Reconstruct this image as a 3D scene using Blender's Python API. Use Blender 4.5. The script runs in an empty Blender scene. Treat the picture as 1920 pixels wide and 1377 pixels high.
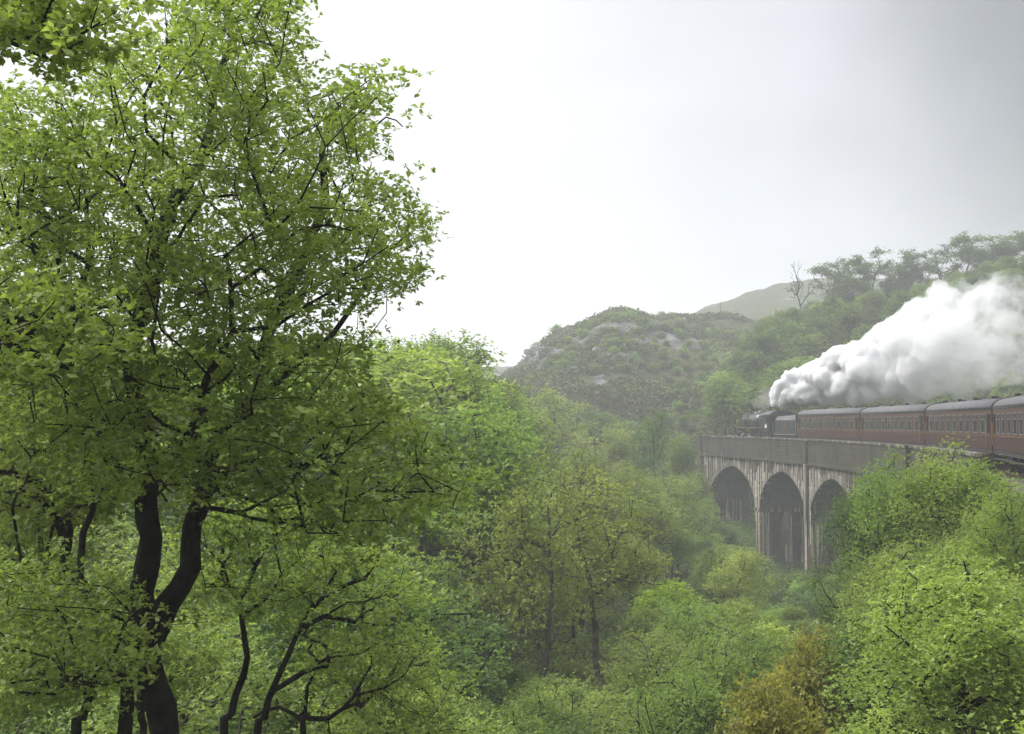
import bpy, math, random
import numpy as np
from mathutils import Vector, Matrix
from math import radians as RAD

random.seed(7); rng = np.random.default_rng(7)
SC = bpy.context.scene
COL = SC.collection

# ------------------------------------------------------------------ camera
F = 2287.0; HZ = 793.8                       # focal length and eye-level row, in photo pixels (1920 wide)
cd = bpy.data.cameras.new('camera'); cam = bpy.data.objects.new('camera', cd); COL.objects.link(cam)
cd.sensor_width = 36.0; cd.lens = 36.0 * F / 1920.0; cd.clip_start = 0.05; cd.clip_end = 6000
cam.location = (0, 0, 0); cam.rotation_euler = (RAD(90 + 2.64), 0, 0)
SC.camera = cam
SC.view_settings.view_transform = 'Standard'; SC.view_settings.look = 'None'
SC.view_settings.gamma = 1; SC.view_settings.use_curve_mapping = False
SC.view_settings.exposure = 1.42

# ------------------------------------------------------------------ world: overcast; the window's dark reflection on the right painted into the sky
SUN_EL, SUN_AZ = 52.0, -60.0                 # soft sun behind the cloud, up to the left
w = bpy.data.worlds.new('World'); SC.world = w; w.use_nodes = True
nt = w.node_tree; nt.nodes.clear()
def N(t, ty, **k):
    n = t.nodes.new(ty)
    for a, b in k.items():
        if a.startswith('i_'):
            n.inputs[a[2:].replace('_', ' ')].default_value = b
        else: setattr(n, a, b)
    return n
def math_(t, op, a, b=None, c=None, clamp=False):
    n = t.nodes.new('ShaderNodeMath'); n.operation = op; n.use_clamp = clamp
    for i, v in enumerate((a, b, c)):
        if v is None: continue
        if hasattr(v, 'links'): t.links.new(v, n.inputs[i])
        else: n.inputs[i].default_value = v
    return n.outputs[0]
def mapr(t, v, a, b, c, d, smooth=True):
    n = t.nodes.new('ShaderNodeMapRange'); n.interpolation_type = 'SMOOTHSTEP' if smooth else 'LINEAR'
    t.links.new(v, n.inputs[0])
    for i, q in enumerate((a, b, c, d)): n.inputs[i + 1].default_value = q
    return n.outputs[0]
def mixc(t, f, a, b):
    n = t.nodes.new('ShaderNodeMix'); n.data_type = 'RGBA'
    for s, v in ((n.inputs[0], f), (n.inputs[6], a), (n.inputs[7], b)):
        if hasattr(v, 'links'): t.links.new(v, s)
        else: s.default_value = v if not isinstance(v, tuple) else (*v[:3], 1)
    return n.outputs[2]
sky = N(nt, 'ShaderNodeTexSky'); sky.sky_type = 'NISHITA'; sky.sun_disc = False
sky.sun_elevation = RAD(SUN_EL); sky.sun_rotation = RAD(SUN_AZ)
tc = N(nt, 'ShaderNodeTexCoord'); sep = N(nt, 'ShaderNodeSeparateXYZ'); nt.links.new(tc.outputs['Generated'], sep.inputs[0])
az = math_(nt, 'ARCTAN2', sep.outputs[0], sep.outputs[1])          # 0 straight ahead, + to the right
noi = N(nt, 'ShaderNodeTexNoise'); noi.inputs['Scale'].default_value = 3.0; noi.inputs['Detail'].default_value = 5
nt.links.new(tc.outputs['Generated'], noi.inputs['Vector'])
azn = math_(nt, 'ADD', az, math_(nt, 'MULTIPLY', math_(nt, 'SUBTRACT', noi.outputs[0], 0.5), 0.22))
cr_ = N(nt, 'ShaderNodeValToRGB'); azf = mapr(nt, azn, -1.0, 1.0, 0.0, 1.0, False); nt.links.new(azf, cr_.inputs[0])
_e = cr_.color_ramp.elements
_st = [(-.6, .42), (-.15, .395), (.0, .36), (.10, .322), (.22, .275), (.30, .20), (.36, .125), (.43, .062), (.8, .058)]  # falls off to the right, painting in the window reflection
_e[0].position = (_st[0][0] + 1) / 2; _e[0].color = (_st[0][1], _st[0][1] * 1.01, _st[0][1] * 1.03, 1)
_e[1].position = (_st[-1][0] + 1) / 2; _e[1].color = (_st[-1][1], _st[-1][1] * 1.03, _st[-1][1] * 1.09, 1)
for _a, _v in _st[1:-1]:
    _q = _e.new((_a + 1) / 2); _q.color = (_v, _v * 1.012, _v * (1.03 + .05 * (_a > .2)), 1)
back = mapr(nt, az, 1.4, 2.8, 0.0, 1.0)                             # painted darkening fades out behind the camera
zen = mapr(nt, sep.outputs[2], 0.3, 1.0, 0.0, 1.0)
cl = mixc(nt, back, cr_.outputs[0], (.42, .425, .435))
n2_ = N(nt, 'ShaderNodeTexNoise'); n2_.inputs['Scale'].default_value = 5.0; n2_.inputs['Detail'].default_value = 6; n2_.inputs['Roughness'].default_value = .5
mp_ = N(nt, 'ShaderNodeMapping'); mp_.inputs['Scale'].default_value = (1, 1, 2.6); nt.links.new(tc.outputs['Generated'], mp_.inputs[0]); nt.links.new(mp_.outputs[0], n2_.inputs['Vector'])
cloud = math_(nt, 'MULTIPLY', math_(nt, 'SUBTRACT', n2_.outputs[0], .5), .34)      # soft folds in the cloud base
lum = math_(nt, 'ADD', math_(nt, 'ADD', 1.0, cloud), math_(nt, 'MULTIPLY', zen, 2.6))      # overcast sky is brighter overhead, raised further there to light the foliage
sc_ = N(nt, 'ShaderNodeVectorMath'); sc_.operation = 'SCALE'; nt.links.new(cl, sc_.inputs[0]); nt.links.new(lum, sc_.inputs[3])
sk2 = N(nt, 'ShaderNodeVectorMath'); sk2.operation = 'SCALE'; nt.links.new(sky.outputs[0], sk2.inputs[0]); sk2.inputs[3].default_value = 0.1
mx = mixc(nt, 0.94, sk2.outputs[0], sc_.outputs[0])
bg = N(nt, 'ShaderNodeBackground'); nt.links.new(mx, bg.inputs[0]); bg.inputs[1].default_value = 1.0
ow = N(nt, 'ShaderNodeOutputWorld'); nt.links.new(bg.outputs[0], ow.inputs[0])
sd = bpy.data.lights.new('sun', 'SUN'); sd.energy = 1.5; sd.angle = RAD(30); sd.color = (1, .97, .92)
so = bpy.data.objects.new('sun', sd); COL.objects.link(so)
_d = Vector((math.sin(RAD(SUN_AZ)) * math.cos(RAD(SUN_EL)), math.cos(RAD(SUN_AZ)) * math.cos(RAD(SUN_EL)), math.sin(RAD(SUN_EL))))
so.rotation_euler = _d.to_track_quat('Z', 'Y').to_euler()

cy = SC.cycles
cy.max_bounces = 9; cy.diffuse_bounces = 4; cy.glossy_bounces = 2; cy.transmission_bounces = 3
cy.volume_bounces = 8; cy.transparent_max_bounces = 6; cy.caustics_reflective = False; cy.caustics_refractive = False
cy.volume_step_rate = 1.0; cy.volume_max_steps = 256
cy.sample_clamp_indirect = 4

# ------------------------------------------------------------------ helpers
def link(o, parent=None):
    COL.objects.link(o)
    if parent is not None: o.parent = parent
    return o
def tag(o, label=None, cat=None, group=None, kind=None):
    if label: o['label'] = label
    if cat: o['category'] = cat
    if group: o['group'] = group
    if kind: o['kind'] = kind
    return o
def empty(name, loc=(0, 0, 0), rz=0, **k):
    o = bpy.data.objects.new(name, None); o.location = loc; o.rotation_euler = (0, 0, rz); o.empty_display_size = .5
    link(o); return tag(o, **k)
def mesh_np(name, V, Fq, mat, smooth=False, tint=None, tris=None):
    """V (n,3), Fq (m,4) quads and/or tris (k,3)"""
    me = bpy.data.meshes.new(name)
    V = np.asarray(V, np.float32); nq = 0 if Fq is None else len(Fq); ntr = 0 if tris is None else len(tris)
    me.vertices.add(len(V)); me.vertices.foreach_set('co', V.ravel())
    idx = []
    if nq: idx.append(np.asarray(Fq, np.int32).ravel())
    if ntr: idx.append(np.asarray(tris, np.int32).ravel())
    idx = np.concatenate(idx)
    me.loops.add(len(idx)); me.loops.foreach_set('vertex_index', idx)
    me.polygons.add(nq + ntr)
    st = np.concatenate([np.arange(nq) * 4, nq * 4 + np.arange(ntr) * 3]).astype(np.int32)
    me.polygons.foreach_set('loop_start', st)
    me.update(calc_edges=True)
    if smooth: me.polygons.foreach_set('use_smooth', np.ones(nq + ntr, bool))
    if tint is not None:
        at = me.attributes.new('tint', 'FLOAT', 'FACE'); at.data.foreach_set('value', np.asarray(tint, np.float32))
    me.materials.append(mat); return me
def obj(name, me, parent=None, **k):
    return tag(link(bpy.data.objects.new(name, me), parent), **k)

class MB:
    """collects shapes into one mesh"""
    def __init__(s): s.V = []; s.Fc = []; s.uv = []
    def add(s, vs, fs):
        b = len(s.V); s.V += [tuple(v) for v in vs]; s.Fc += [tuple(b + i for i in f) for f in fs]; return s
    def box(s, x0, x1, y0, y1, z0, z1):
        vs = [(x, y, z) for z in (z0, z1) for y in (y0, y1) for x in (x0, x1)]
        return s.add(vs, [(0, 2, 3, 1), (4, 5, 7, 6), (0, 1, 5, 4), (2, 6, 7, 3), (0, 4, 6, 2), (1, 3, 7, 5)])
    def lathe(s, c, axis, prof, n=16, a0=0):
        """prof list of (t, r) along axis ('x','y','z') from centre c; closed with caps"""
        b = len(s.V); ax = {'x': 0, 'y': 1, 'z': 2}[axis]; o = [(ax + 1) % 3, (ax + 2) % 3]
        for t, r in prof:
            for k in range(n):
                a = a0 + 2 * math.pi * k / n; v = [c[0], c[1], c[2]]; v[ax] += t; v[o[0]] += r * math.cos(a); v[o[1]] += r * math.sin(a); s.V.append(tuple(v))
        for i in range(len(prof) - 1):
            for k in range(n):
                k2 = (k + 1) % n; s.Fc.append((b + i * n + k, b + i * n + k2, b + (i + 1) * n + k2, b + (i + 1) * n + k))
        s.Fc.append(tuple(b + k for k in range(n))[::-1]); s.Fc.append(tuple(b + (len(prof) - 1) * n + k for k in range(n)))
        return s
    def bar(s, p, q, r, n=6):
        p = Vector(p); q = Vector(q); d = (q - p).normalized(); u = d.orthogonal().normalized(); v = d.cross(u); b = len(s.V)
        for c in (p, q):
            for k in range(n):
                a = 2 * math.pi * k / n; s.V.append(tuple(c + u * (r * math.cos(a)) + v * (r * math.sin(a))))
        for k in range(n):
            k2 = (k + 1) % n; s.Fc.append((b + k, b + k2, b + n + k2, b + n + k))
        s.Fc.append(tuple(b + k for k in range(n))[::-1]); s.Fc.append(tuple(b + n + k for k in range(n)))
        return s
    def loft(s, secs, cap=True):
        """secs: list of equal-length loops of points"""
        b = len(s.V); n = len(secs[0])
        for sc in secs: s.V += [tuple(p) for p in sc]
        for i in range(len(secs) - 1):
            for k in range(n):
                k2 = (k + 1) % n; s.Fc.append((b + i * n + k, b + i * n + k2, b + (i + 1) * n + k2, b + (i + 1) * n + k))
        if cap: s.Fc.append(tuple(b + k for k in range(n))[::-1]); s.Fc.append(tuple(b + (len(secs) - 1) * n + k for k in range(n)))
        return s
    def mesh(s, name, mat, smooth=False, xf=None, uvf=None):
        me = bpy.data.meshes.new(name)
        V = [xf(*v) for v in s.V] if xf else s.V
        me.from_pydata(V, [], s.Fc)
        if uvf or xf:
            uvl = me.uv_layers.new(name='sz'); 
            for lp in me.loops:
                v = s.V[lp.vertex_index]; uvl.data[lp.index].uv = (v[0], v[2])
        me.materials.append(mat)
        if smooth:
            me.polygons.foreach_set('use_smooth', [len(p.vertices) == 4 for p in me.polygons])
        me.update(); return me
    def build(s, name, mat, parent=None, smooth=False, xf=None, **k):
        return obj(name, s.mesh(name, mat, smooth, xf), parent, **k)

def copy_tree(o, parent=None):
    c = o.copy(); COL.objects.link(c)
    if parent is not None: c.parent = parent
    for ch in list(o.children): copy_tree(ch, c)
    return c

def vnoise(x, y, seed=0):
    """smooth value noise on numpy arrays"""
    x = np.asarray(x, float); y = np.asarray(y, float)
    xi = np.floor(x).astype(np.int64); yi = np.floor(y).astype(np.int64); fx = x - xi; fy = y - yi
    fx = fx * fx * (3 - 2 * fx); fy = fy * fy * (3 - 2 * fy)
    def h(a, b):
        n = (a * 374761393 + b * 668265263 + seed * 982451653) & 0xffffffff
        n = ((n ^ (n >> 13)) * 1274126177) & 0xffffffff
        return ((n ^ (n >> 16)) & 0xffff) / 65535.0
    return (h(xi, yi) * (1 - fx) + h(xi + 1, yi) * fx) * (1 - fy) + (h(xi, yi + 1) * (1 - fx) + h(xi + 1, yi + 1) * fx) * fy
def fbm(x, y, seed=0, o=4):
    r = 0; a = .5
    for i in range(o): r = r + a * vnoise(x * 2 ** i, y * 2 ** i, seed + i); a *= .5
    return r
def sst(a, b, x):
    t = np.clip((np.asarray(x, float) - a) / (b - a), 0, 1); return t * t * (3 - 2 * t)

# ------------------------------------------------------------------ materials
def newmat(name):
    m = bpy.data.materials.new(name); m.use_nodes = True; t = m.node_tree; t.nodes.clear()
    o = t.nodes.new('ShaderNodeOutputMaterial'); return m, t, o
def simple(name, c, rough=.6, metal=0, var=.25, scale=3, bump=0.0, bscale=20, spec=.4):
    m, t, o = newmat(name)
    p = N(t, 'ShaderNodeBsdfPrincipled'); p.inputs['Roughness'].default_value = rough; p.inputs['Metallic'].default_value = metal
    p.inputs['Specular IOR Level'].default_value = spec
    tcn = N(t, 'ShaderNodeTexCoord'); n = N(t, 'ShaderNodeTexNoise'); n.inputs['Scale'].default_value = scale; n.inputs['Detail'].default_value = 6
    t.links.new(tcn.outputs['Object'], n.inputs['Vector'])
    lo = tuple(v * (1 - var) for v in c); hi = tuple(min(1, v * (1 + var)) for v in c)
    t.links.new(mixc(t, mapr(t, n.outputs[0], .3, .7, 0, 1), lo, hi), p.inputs['Base Color'])
    if bump:
        n2 = N(t, 'ShaderNodeTexNoise'); n2.inputs['Scale'].default_value = bscale; n2.inputs['Detail'].default_value = 8; t.links.new(tcn.outputs['Object'], n2.inputs['Vector'])
        b = N(t, 'ShaderNodeBump'); b.inputs['Strength'].default_value = 1; b.inputs['Distance'].default_value = bump
        t.links.new(n2.outputs[0], b.inputs['Height']); t.links.new(b.outputs[0], p.inputs['Normal'])
    t.links.new(p.outputs[0], o.inputs[0]); return m

def leafmat(name, dark, mid, light, trans=.5, clump=.5, objvar=.12):
    """spring leaves: colour by a per-leaf tint and a slow noise; diffuse + translucent"""
    m, t, o = newmat(name)
    at = N(t, 'ShaderNodeAttribute'); at.attribute_name = 'tint'
    g = N(t, 'ShaderNodeNewGeometry'); n = N(t, 'ShaderNodeTexNoise'); n.inputs['Scale'].default_value = clump; n.inputs['Detail'].default_value = 3
    t.links.new(g.outputs['Position'], n.inputs['Vector'])
    f = math_(t, 'ADD', math_(t, 'MULTIPLY', at.outputs['Fac'], .6), math_(t, 'MULTIPLY', mapr(t, n.outputs[0], .3, .7, 0, 1), .4), clamp=True)
    r = N(t, 'ShaderNodeValToRGB'); e = r.color_ramp.elements
    e[0].position = 0; e[0].color = (*dark, 1); e[1].position = 1; e[1].color = (*light, 1); k = e.new(.5); k.color = (*mid, 1)
    t.links.new(f, r.inputs[0])
    oi = N(t, 'ShaderNodeObjectInfo'); hs = N(t, 'ShaderNodeHueSaturation')
    t.links.new(r.outputs[0], hs.inputs['Color'])
    t.links.new(mapr(t, oi.outputs['Random'], 0, 1, .5 - objvar * .04, .5 + objvar * .012, False), hs.inputs['Hue'])
    rr = math_(t, 'FRACT', math_(t, 'MULTIPLY', oi.outputs['Random'], 17.31))
    t.links.new(mapr(t, rr, 0, 1, 1 - objvar * .75, 1 + objvar * .75, False), hs.inputs['Value'])
    d = N(t, 'ShaderNodeBsdfDiffuse'); tr = N(t, 'ShaderNodeBsdfTranslucent'); gl = N(t, 'ShaderNodeBsdfGlossy'); gl.inputs['Roughness'].default_value = .45
    gl.inputs['Color'].default_value = (.5, .5, .5, 1)
    t.links.new(hs.outputs[0], d.inputs[0])
    tcv = N(t, 'ShaderNodeVectorMath'); tcv.operation = 'MULTIPLY'; t.links.new(hs.outputs[0], tcv.inputs[0]); tcv.inputs[1].default_value = (1.25, 1.25, .7)
    t.links.new(tcv.outputs[0], tr.inputs[0])
    m1 = N(t, 'ShaderNodeMixShader'); m1.inputs[0].default_value = trans; t.links.new(d.outputs[0], m1.inputs[1]); t.links.new(tr.outputs[0], m1.inputs[2])
    m2 = N(t, 'ShaderNodeMixShader'); m2.inputs[0].default_value = .035; t.links.new(m1.outputs[0], m2.inputs[1]); t.links.new(gl.outputs[0], m2.inputs[2])
    t.links.new(m2.outputs[0], o.inputs[0]); return m

M = {}
M['oak_leaf'] = leafmat('oak_leaf', (.105, .16, .036), (.235, .325, .07), (.35, .44, .13), clump=.9)
M['wood_leaf'] = leafmat('wood_leaf', (.07, .125, .028), (.165, .26, .05), (.26, .365, .075), clump=.5, objvar=.5)
M['birch_leaf'] = leafmat('birch_leaf', (.12, .175, .042), (.225, .305, .065), (.33, .41, .105), clump=.5, objvar=.35)
M['lime_leaf'] = leafmat('lime_leaf', (.11, .17, .015), (.22, .34, .02), (.34, .45, .04), clump=.6)
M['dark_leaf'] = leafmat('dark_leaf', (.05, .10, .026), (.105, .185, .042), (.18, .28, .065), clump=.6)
M['orange_leaf'] = leafmat('orange_leaf', (.12, .13, .028), (.235, .235, .045), (.37, .34, .075), clump=.9)
M['hill_leaf'] = leafmat('hill_leaf', (.04, .08, .018), (.105, .175, .03), (.18, .27, .045), clump=.12, objvar=.6)
M['crest_leaf'] = leafmat('crest_leaf', (.035, .07, .02), (.07, .13, .03), (.12, .18, .04), clump=.2, objvar=.3)
M['heather'] = leafmat('heather', (.034, .022, .014), (.065, .072, .022), (.12, .18, .035), trans=.2, clump=.055, objvar=0)
M['bark'] = simple('bark', (.011, .0105, .0085), .9, var=.8, scale=5, bump=.03, bscale=14, spec=.1)
M['pale_bark'] = simple('pale_bark', (.07, .065, .05), .9, var=.5, scale=3, bump=.02, bscale=12, spec=.1)
M['coach_maroon'] = simple('coach_maroon', (.042, .007, .008), .35, var=.3, scale=1.2)
M['coach_roof'] = simple('coach_roof', (.075, .075, .08), .75, var=.3, scale=1.5)
M['underframe'] = simple('underframe', (.018, .017, .016), .8, var=.4)
M['loco_black'] = simple('loco_black', (.013, .013, .015), .28, var=.5, scale=2, spec=.6)
M['loco_green_black'] = simple('loco_green_black', (.012, .017, .016), .4, var=.4, scale=2)
M['steel'] = simple('steel', (.35, .34, .32), .4, metal=.8, var=.2)
M['rusty_steel'] = simple('rusty_steel', (.12, .07, .045), .7, var=.4)
M['cream'] = simple('cream', (.62, .60, .50), .7, var=.1)
M['curtain'] = simple('curtain', (.60, .62, .58), .9, var=.1)
M['gold'] = simple('gold', (.17, .09, .03), .5, var=.1)
M['red_paint'] = simple('red_paint', (.14, .03, .02), .5)
M['coal'] = simple('coal', (.01, .01, .01), .5, bump=.05, bscale=6)
M['brass'] = simple('brass', (.5, .36, .12), .35, metal=.7)
M['ballast'] = simple('ballast', (.07, .062, .055), .95, var=.4, scale=9, bump=.05, bscale=12)
M['sleeper'] = simple('sleeper', (.09, .075, .06), .9, var=.4, bump=.01)
M['white_paint'] = simple('white_paint', (.7, .69, .64), .6, var=.08)
def glass():
    m, t, o = newmat('window_glass'); p = N(t, 'ShaderNodeBsdfPrincipled')
    p.inputs['Base Color'].default_value = (.03, .045, .04, 1); p.inputs['Roughness'].default_value = .04; p.inputs['Specular IOR Level'].default_value = .8
    g = N(t, 'ShaderNodeBsdfTransparent'); g.inputs[0].default_value = (.5, .56, .52, 1)
    m1 = N(t, 'ShaderNodeMixShader'); m1.inputs[0].default_value = .6; t.links.new(p.outputs[0], m1.inputs[2]); t.links.new(g.outputs[0], m1.inputs[1])
    t.links.new(m1.outputs[0], o.inputs[0]); return m
M['glass'] = glass()

def concrete(name, base, mossy=.0, streak=.5, rust=.5, wet=.5):
    """weathered mass concrete; uv 'sz' = (metres along the line, height)"""
    m, t, o = newmat(name); p = N(t, 'ShaderNodeBsdfPrincipled'); p.inputs['Roughness'].default_value = .92; p.inputs['Specular IOR Level'].default_value = .2
    uv = N(t, 'ShaderNodeUVMap'); uv.uv_map = 'sz'
    g = N(t, 'ShaderNodeNewGeometry')
    def noise(vec, sx, sy, sz, detail=5, sc=1.0, rough=.55):
        mp = N(t, 'ShaderNodeMapping'); mp.inputs['Scale'].default_value = (sx, sy, sz); t.links.new(vec, mp.inputs[0])
        n = N(t, 'ShaderNodeTexNoise'); n.inputs['Scale'].default_value = sc; n.inputs['Detail'].default_value = detail; n.inputs['Roughness'].default_value = rough; t.links.new(mp.outputs[0], n.inputs['Vector'])
        return n.outputs[0]
    P = g.outputs['Position']
    big = noise(P, .5, .5, .5); fine = noise(P, 3, 3, 3, 8)
    c = mixc(t, mapr(t, big, .38, .62, 0, 1), tuple(v * .5 for v in base), tuple(v * 1.45 for v in base))
    c = mixc(t, mapr(t, fine, .35, .7, 0, .5), c, tuple(v * 1.7 for v in base))
    dk = noise(P, 2.2, 2.2, .16, 6)                                  # dark wash running down
    c = mixc(t, mapr(t, dk, .45, .62, 0, wet), c, tuple(v * .3 for v in base))
    st = noise(P, 3.4, 3.4, .14, 4, 1, .5)                           # lime streaks
    c = mixc(t, mapr(t, st, .545, .60, 0, streak), c, (.42, .385, .32))
    rs = noise(P, 2.6, 2.6, .12, 4, 1.13, .5)
    c = mixc(t, mapr(t, rs, .56, .66, 0, rust), c, (.22, .11, .045))
    ms = noise(P, .9, .9, .7, 6, 1.37)
    c = mixc(t, mapr(t, ms, .45, .6, 0, mossy), c, (.045, .06, .022))
    t.links.new(c, p.inputs['Base Color'])
    sp = N(t, 'ShaderNodeSeparateXYZ'); t.links.new(P, sp.inputs[0])
    board = math_(t, 'PINGPONG', math_(t, 'MULTIPLY', sp.outputs[2], 3.3), .5)     # shutter-board lines
    h = math_(t, 'ADD', math_(t, 'MULTIPLY', mapr(t, board, 0, .07, 0, 1), .4), math_(t, 'MULTIPLY', fine, 1.0))
    b = N(t, 'ShaderNodeBump'); b.inputs['Distance'].default_value = .06; b.inputs['Strength'].default_value = .9; t.links.new(h, b.inputs['Height']); t.links.new(b.outputs[0], p.inputs['Normal'])
    t.links.new(p.outputs[0], o.inputs[0]); return m
M['conc_parapet'] = concrete('conc_parapet', (.038, .032, .028), mossy=.75, streak=.06, rust=.2, wet=.35)
M['conc_wall'] = concrete('conc_wall', (.048, .042, .036), mossy=.4, streak=.75, rust=.4, wet=.85)
M['conc_pier'] = concrete('conc_pier', (.07, .057, .045), mossy=.2, streak=1.0, rust=.85, wet=.95)
M['conc_ring'] = concrete('conc_ring', (.09, .08, .066), mossy=.2, streak=.7, rust=.4, wet=.5)
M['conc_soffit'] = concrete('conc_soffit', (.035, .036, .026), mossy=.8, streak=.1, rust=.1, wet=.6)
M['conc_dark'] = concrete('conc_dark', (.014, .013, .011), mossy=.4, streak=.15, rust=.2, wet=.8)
M['lime'] = simple('lime', (.55, .52, .45), .9, var=.35, scale=4, spec=.1)
M['rust_lime'] = simple('rust_lime', (.2, .105, .05), .9, var=.4, scale=3, spec=.1)

def groundmat():
    m, t, o = newmat('hill_ground'); p = N(t, 'ShaderNodeBsdfPrincipled'); p.inputs['Roughness'].default_value = .95; p.inputs['Specular IOR Level'].default_value = .15
    g = N(t, 'ShaderNodeNewGeometry'); P = g.outputs['Position']
    def noise(s, d=6, r=.6, w=0):
        mp = N(t, 'ShaderNodeMapping'); mp.inputs['Location'].default_value = (w, w * 2, w); t.links.new(P, mp.inputs[0])
        n = N(t, 'ShaderNodeTexNoise'); n.inputs['Scale'].default_value = s; n.inputs['Detail'].default_value = d; n.inputs['Roughness'].default_value = r; t.links.new(mp.outputs[0], n.inputs['Vector']); return n.outputs[0]
    c = mixc(t, mapr(t, noise(.05), .4, .6, 0, 1), (.035, .05, .014), (.045, .03, .02))
    c = mixc(t, mapr(t, noise(.6, 8), .4, .65, 0, .7), c, (.055, .08, .02))
    c = mixc(t, mapr(t, noise(2.0, 6, .6, 9), .45, .7, 0, .6), c, (.03, .028, .018))
    at = N(t, 'ShaderNodeAttribute'); at.attribute_name = 'rock'
    rk = mixc(t, mapr(t, noise(.25, 9, .65, 4), .35, .65, 0, 1), (.045, .045, .047), (.15, .147, .145))
    rm = math_(t, 'ADD', at.outputs['Fac'], math_(t, 'MULTIPLY', math_(t, 'SUBTRACT', noise(.09, 9, .68, 20), .5), 1.1))
    c = mixc(t, mapr(t, rm, .42, .58, 0, 1), c, rk)
    t.links.new(c, p.inputs['Base Color'])
    b = N(t, 'ShaderNodeBump'); b.inputs['Distance'].default_value = .6; b.inputs['Strength'].default_value = .8; t.links.new(noise(.5, 9, .65, 2), b.inputs['Height']); t.links.new(b.outputs[0], p.inputs['Normal'])
    t.links.new(p.outputs[0], o.inputs[0]); return m
M['ground'] = groundmat()
M['rock'] = simple('rock', (.17, .165, .16), .9, var=.45, scale=.5, bump=.15, bscale=1.2, spec=.15)

# ------------------------------------------------------------------ the line: a curve to the left, seen from a carriage window
R, TH = 206.9, .5432
CX, CY = -175.963, 106.244
def P(s, o=0.0, z=0.0):
    """s metres along the line from the camera, o metres to the left of the track centre, z height above rail level -2.45"""
    a = -TH + s / R; r = R - o
    return (CX + r * math.cos(a), CY + r * math.sin(a), z)
RAIL = -2.45; PT = -1.51      # rail and parapet-top heights
def so(x, y):
    dx = np.asarray(x, float) - CX; dy = np.asarray(y, float) - CY
    return R * (np.arctan2(dy, dx) + TH), R - np.hypot(dx, dy)

# crest lines of the hills as (pixel column, pixel row) of the photograph, each with its real distance
def crest(tab, D):
    a = np.array(tab, float); return (a[:, 0] - 960) / F, (HZ - a[:, 1]) / F * D
H1 = crest([(-1500, 770), (0, 745), (500, 745), (800, 742), (900, 735), (940, 720), (975, 698), (995, 672), (1030, 642), (1060, 626), (1100, 615), (1130, 605), (1150, 598), (1175, 597), (1200, 602), (1240, 613), (1300, 612), (1345, 612), (1400, 618), (1500, 600), (1700, 640), (2600, 700)], 300)
H2 = crest([(900, 900), (1100, 700), (1200, 630), (1250, 608), (1300, 592), (1350, 577), (1400, 560), (1450, 545), (1500, 535), (1560, 530), (1650, 529), (1750, 535), (2100, 560), (3000, 700)], 480)
H3 = crest([(1150, 880), (1250, 815), (1320, 760), (1380, 705), (1430, 655), (1500, 622), (1600, 590), (1700, 572), (1800, 548), (1850, 525), (1920, 495), (2100, 430), (2600, 330), (4000, 250)], 232)
def hill(x, y, Hc, D, Fd, foot, pw=1.0, back=.12):
    yy = np.maximum(y, 5.0); u = np.clip(x / yy, -3, 3)
    cz = np.interp(u, *Hc)
    t = np.clip((y - Fd) / (D - Fd), 0, 1)
    h = foot + (cz - foot) * np.sin(t * math.pi / 2) ** pw
    h = h - np.maximum(y - D, 0) * back
    return np.where(y > Fd, h, foot - (Fd - y) * .9)
def terrain(x, y):
    x = np.asarray(x, float); y = np.asarray(y, float)
    s, o = so(x, y)
    tp = np.interp(s, [-200, 66, 74, 90, 112, 134, 146, 156, 160, 163, 260], [-3.05, -3.05, -6.5, -13, -16.5, -16.5, -14, -12.0, -6, -3.05, -2.5])
    ga = sst(2.4, 36, o); gb = np.interp(o, [2.6, 4.2, 8, 14, 25, 42], [0, .33, .60, .80, .96, 1.0]); kk = sst(0, 20, s)
    left = tp + (np.minimum(tp, -14.5) - tp) * (ga * (1 - kk) + gb * kk) * (1 - .6 * sst(160, 185, s))
    left = left + 10 * sst(-8, 16, -x) * sst(35, 75, y)
    left = left + 11 * sst(14, 90, -x - 4) * sst(20, 70, y)           # left valley side rises again
    rt = tp + np.maximum(-o - 3.2, 0) * np.where(s < 74, .42, .10)
    b = np.where(o > 0, left, rt)
    b = np.minimum(b, 28)
    h1 = hill(x, y, H1, 300, 150, -13, 1.1); h2 = hill(x, y, H2, 480, 300, -10, 1.0)
    h3 = hill(x, y, H3, 232, 158, -6.0, 1.0)
    far = np.where(np.hypot(x, y) > 700, -12.0, -40.0)
    k = 1.2; st = np.stack([b, h1, h2, h3, far]); mx_ = st.max(0)
    h = mx_ + k * np.log(np.exp((st - mx_) / k).sum(0))
    amp = np.clip((np.abs(o) - 4) / 20, 0, 1)
    d = np.hypot(x, y)
    h = h + amp * ((fbm(x * .05, y * .05, 3) - .47) * 3.0 + (fbm(x * .35, y * .35, 9) - .47) * .9) * np.clip(d / 150, .25, 1)
    # gullies and ledges on the rocky hills
    rg = sst(190, 260, y)
    h = h + rg * (np.abs(fbm(x * .035 + 7, y * .02, 21, 5) - .47) * -9 + 1.2) * sst(0, .5, (310 - y) / 100 + .2)
    h = h + rg * (fbm(x * .16, y * .1, 41, 5) - .47) * 3.4
    h = np.where((o > -3.6) & (o < 2.45) & ((s < 68) | (s > 161.5)), -3.02, h)
    return h
def tz(x, y): return float(terrain(np.array([x]), np.array([y]))[0])

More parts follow.
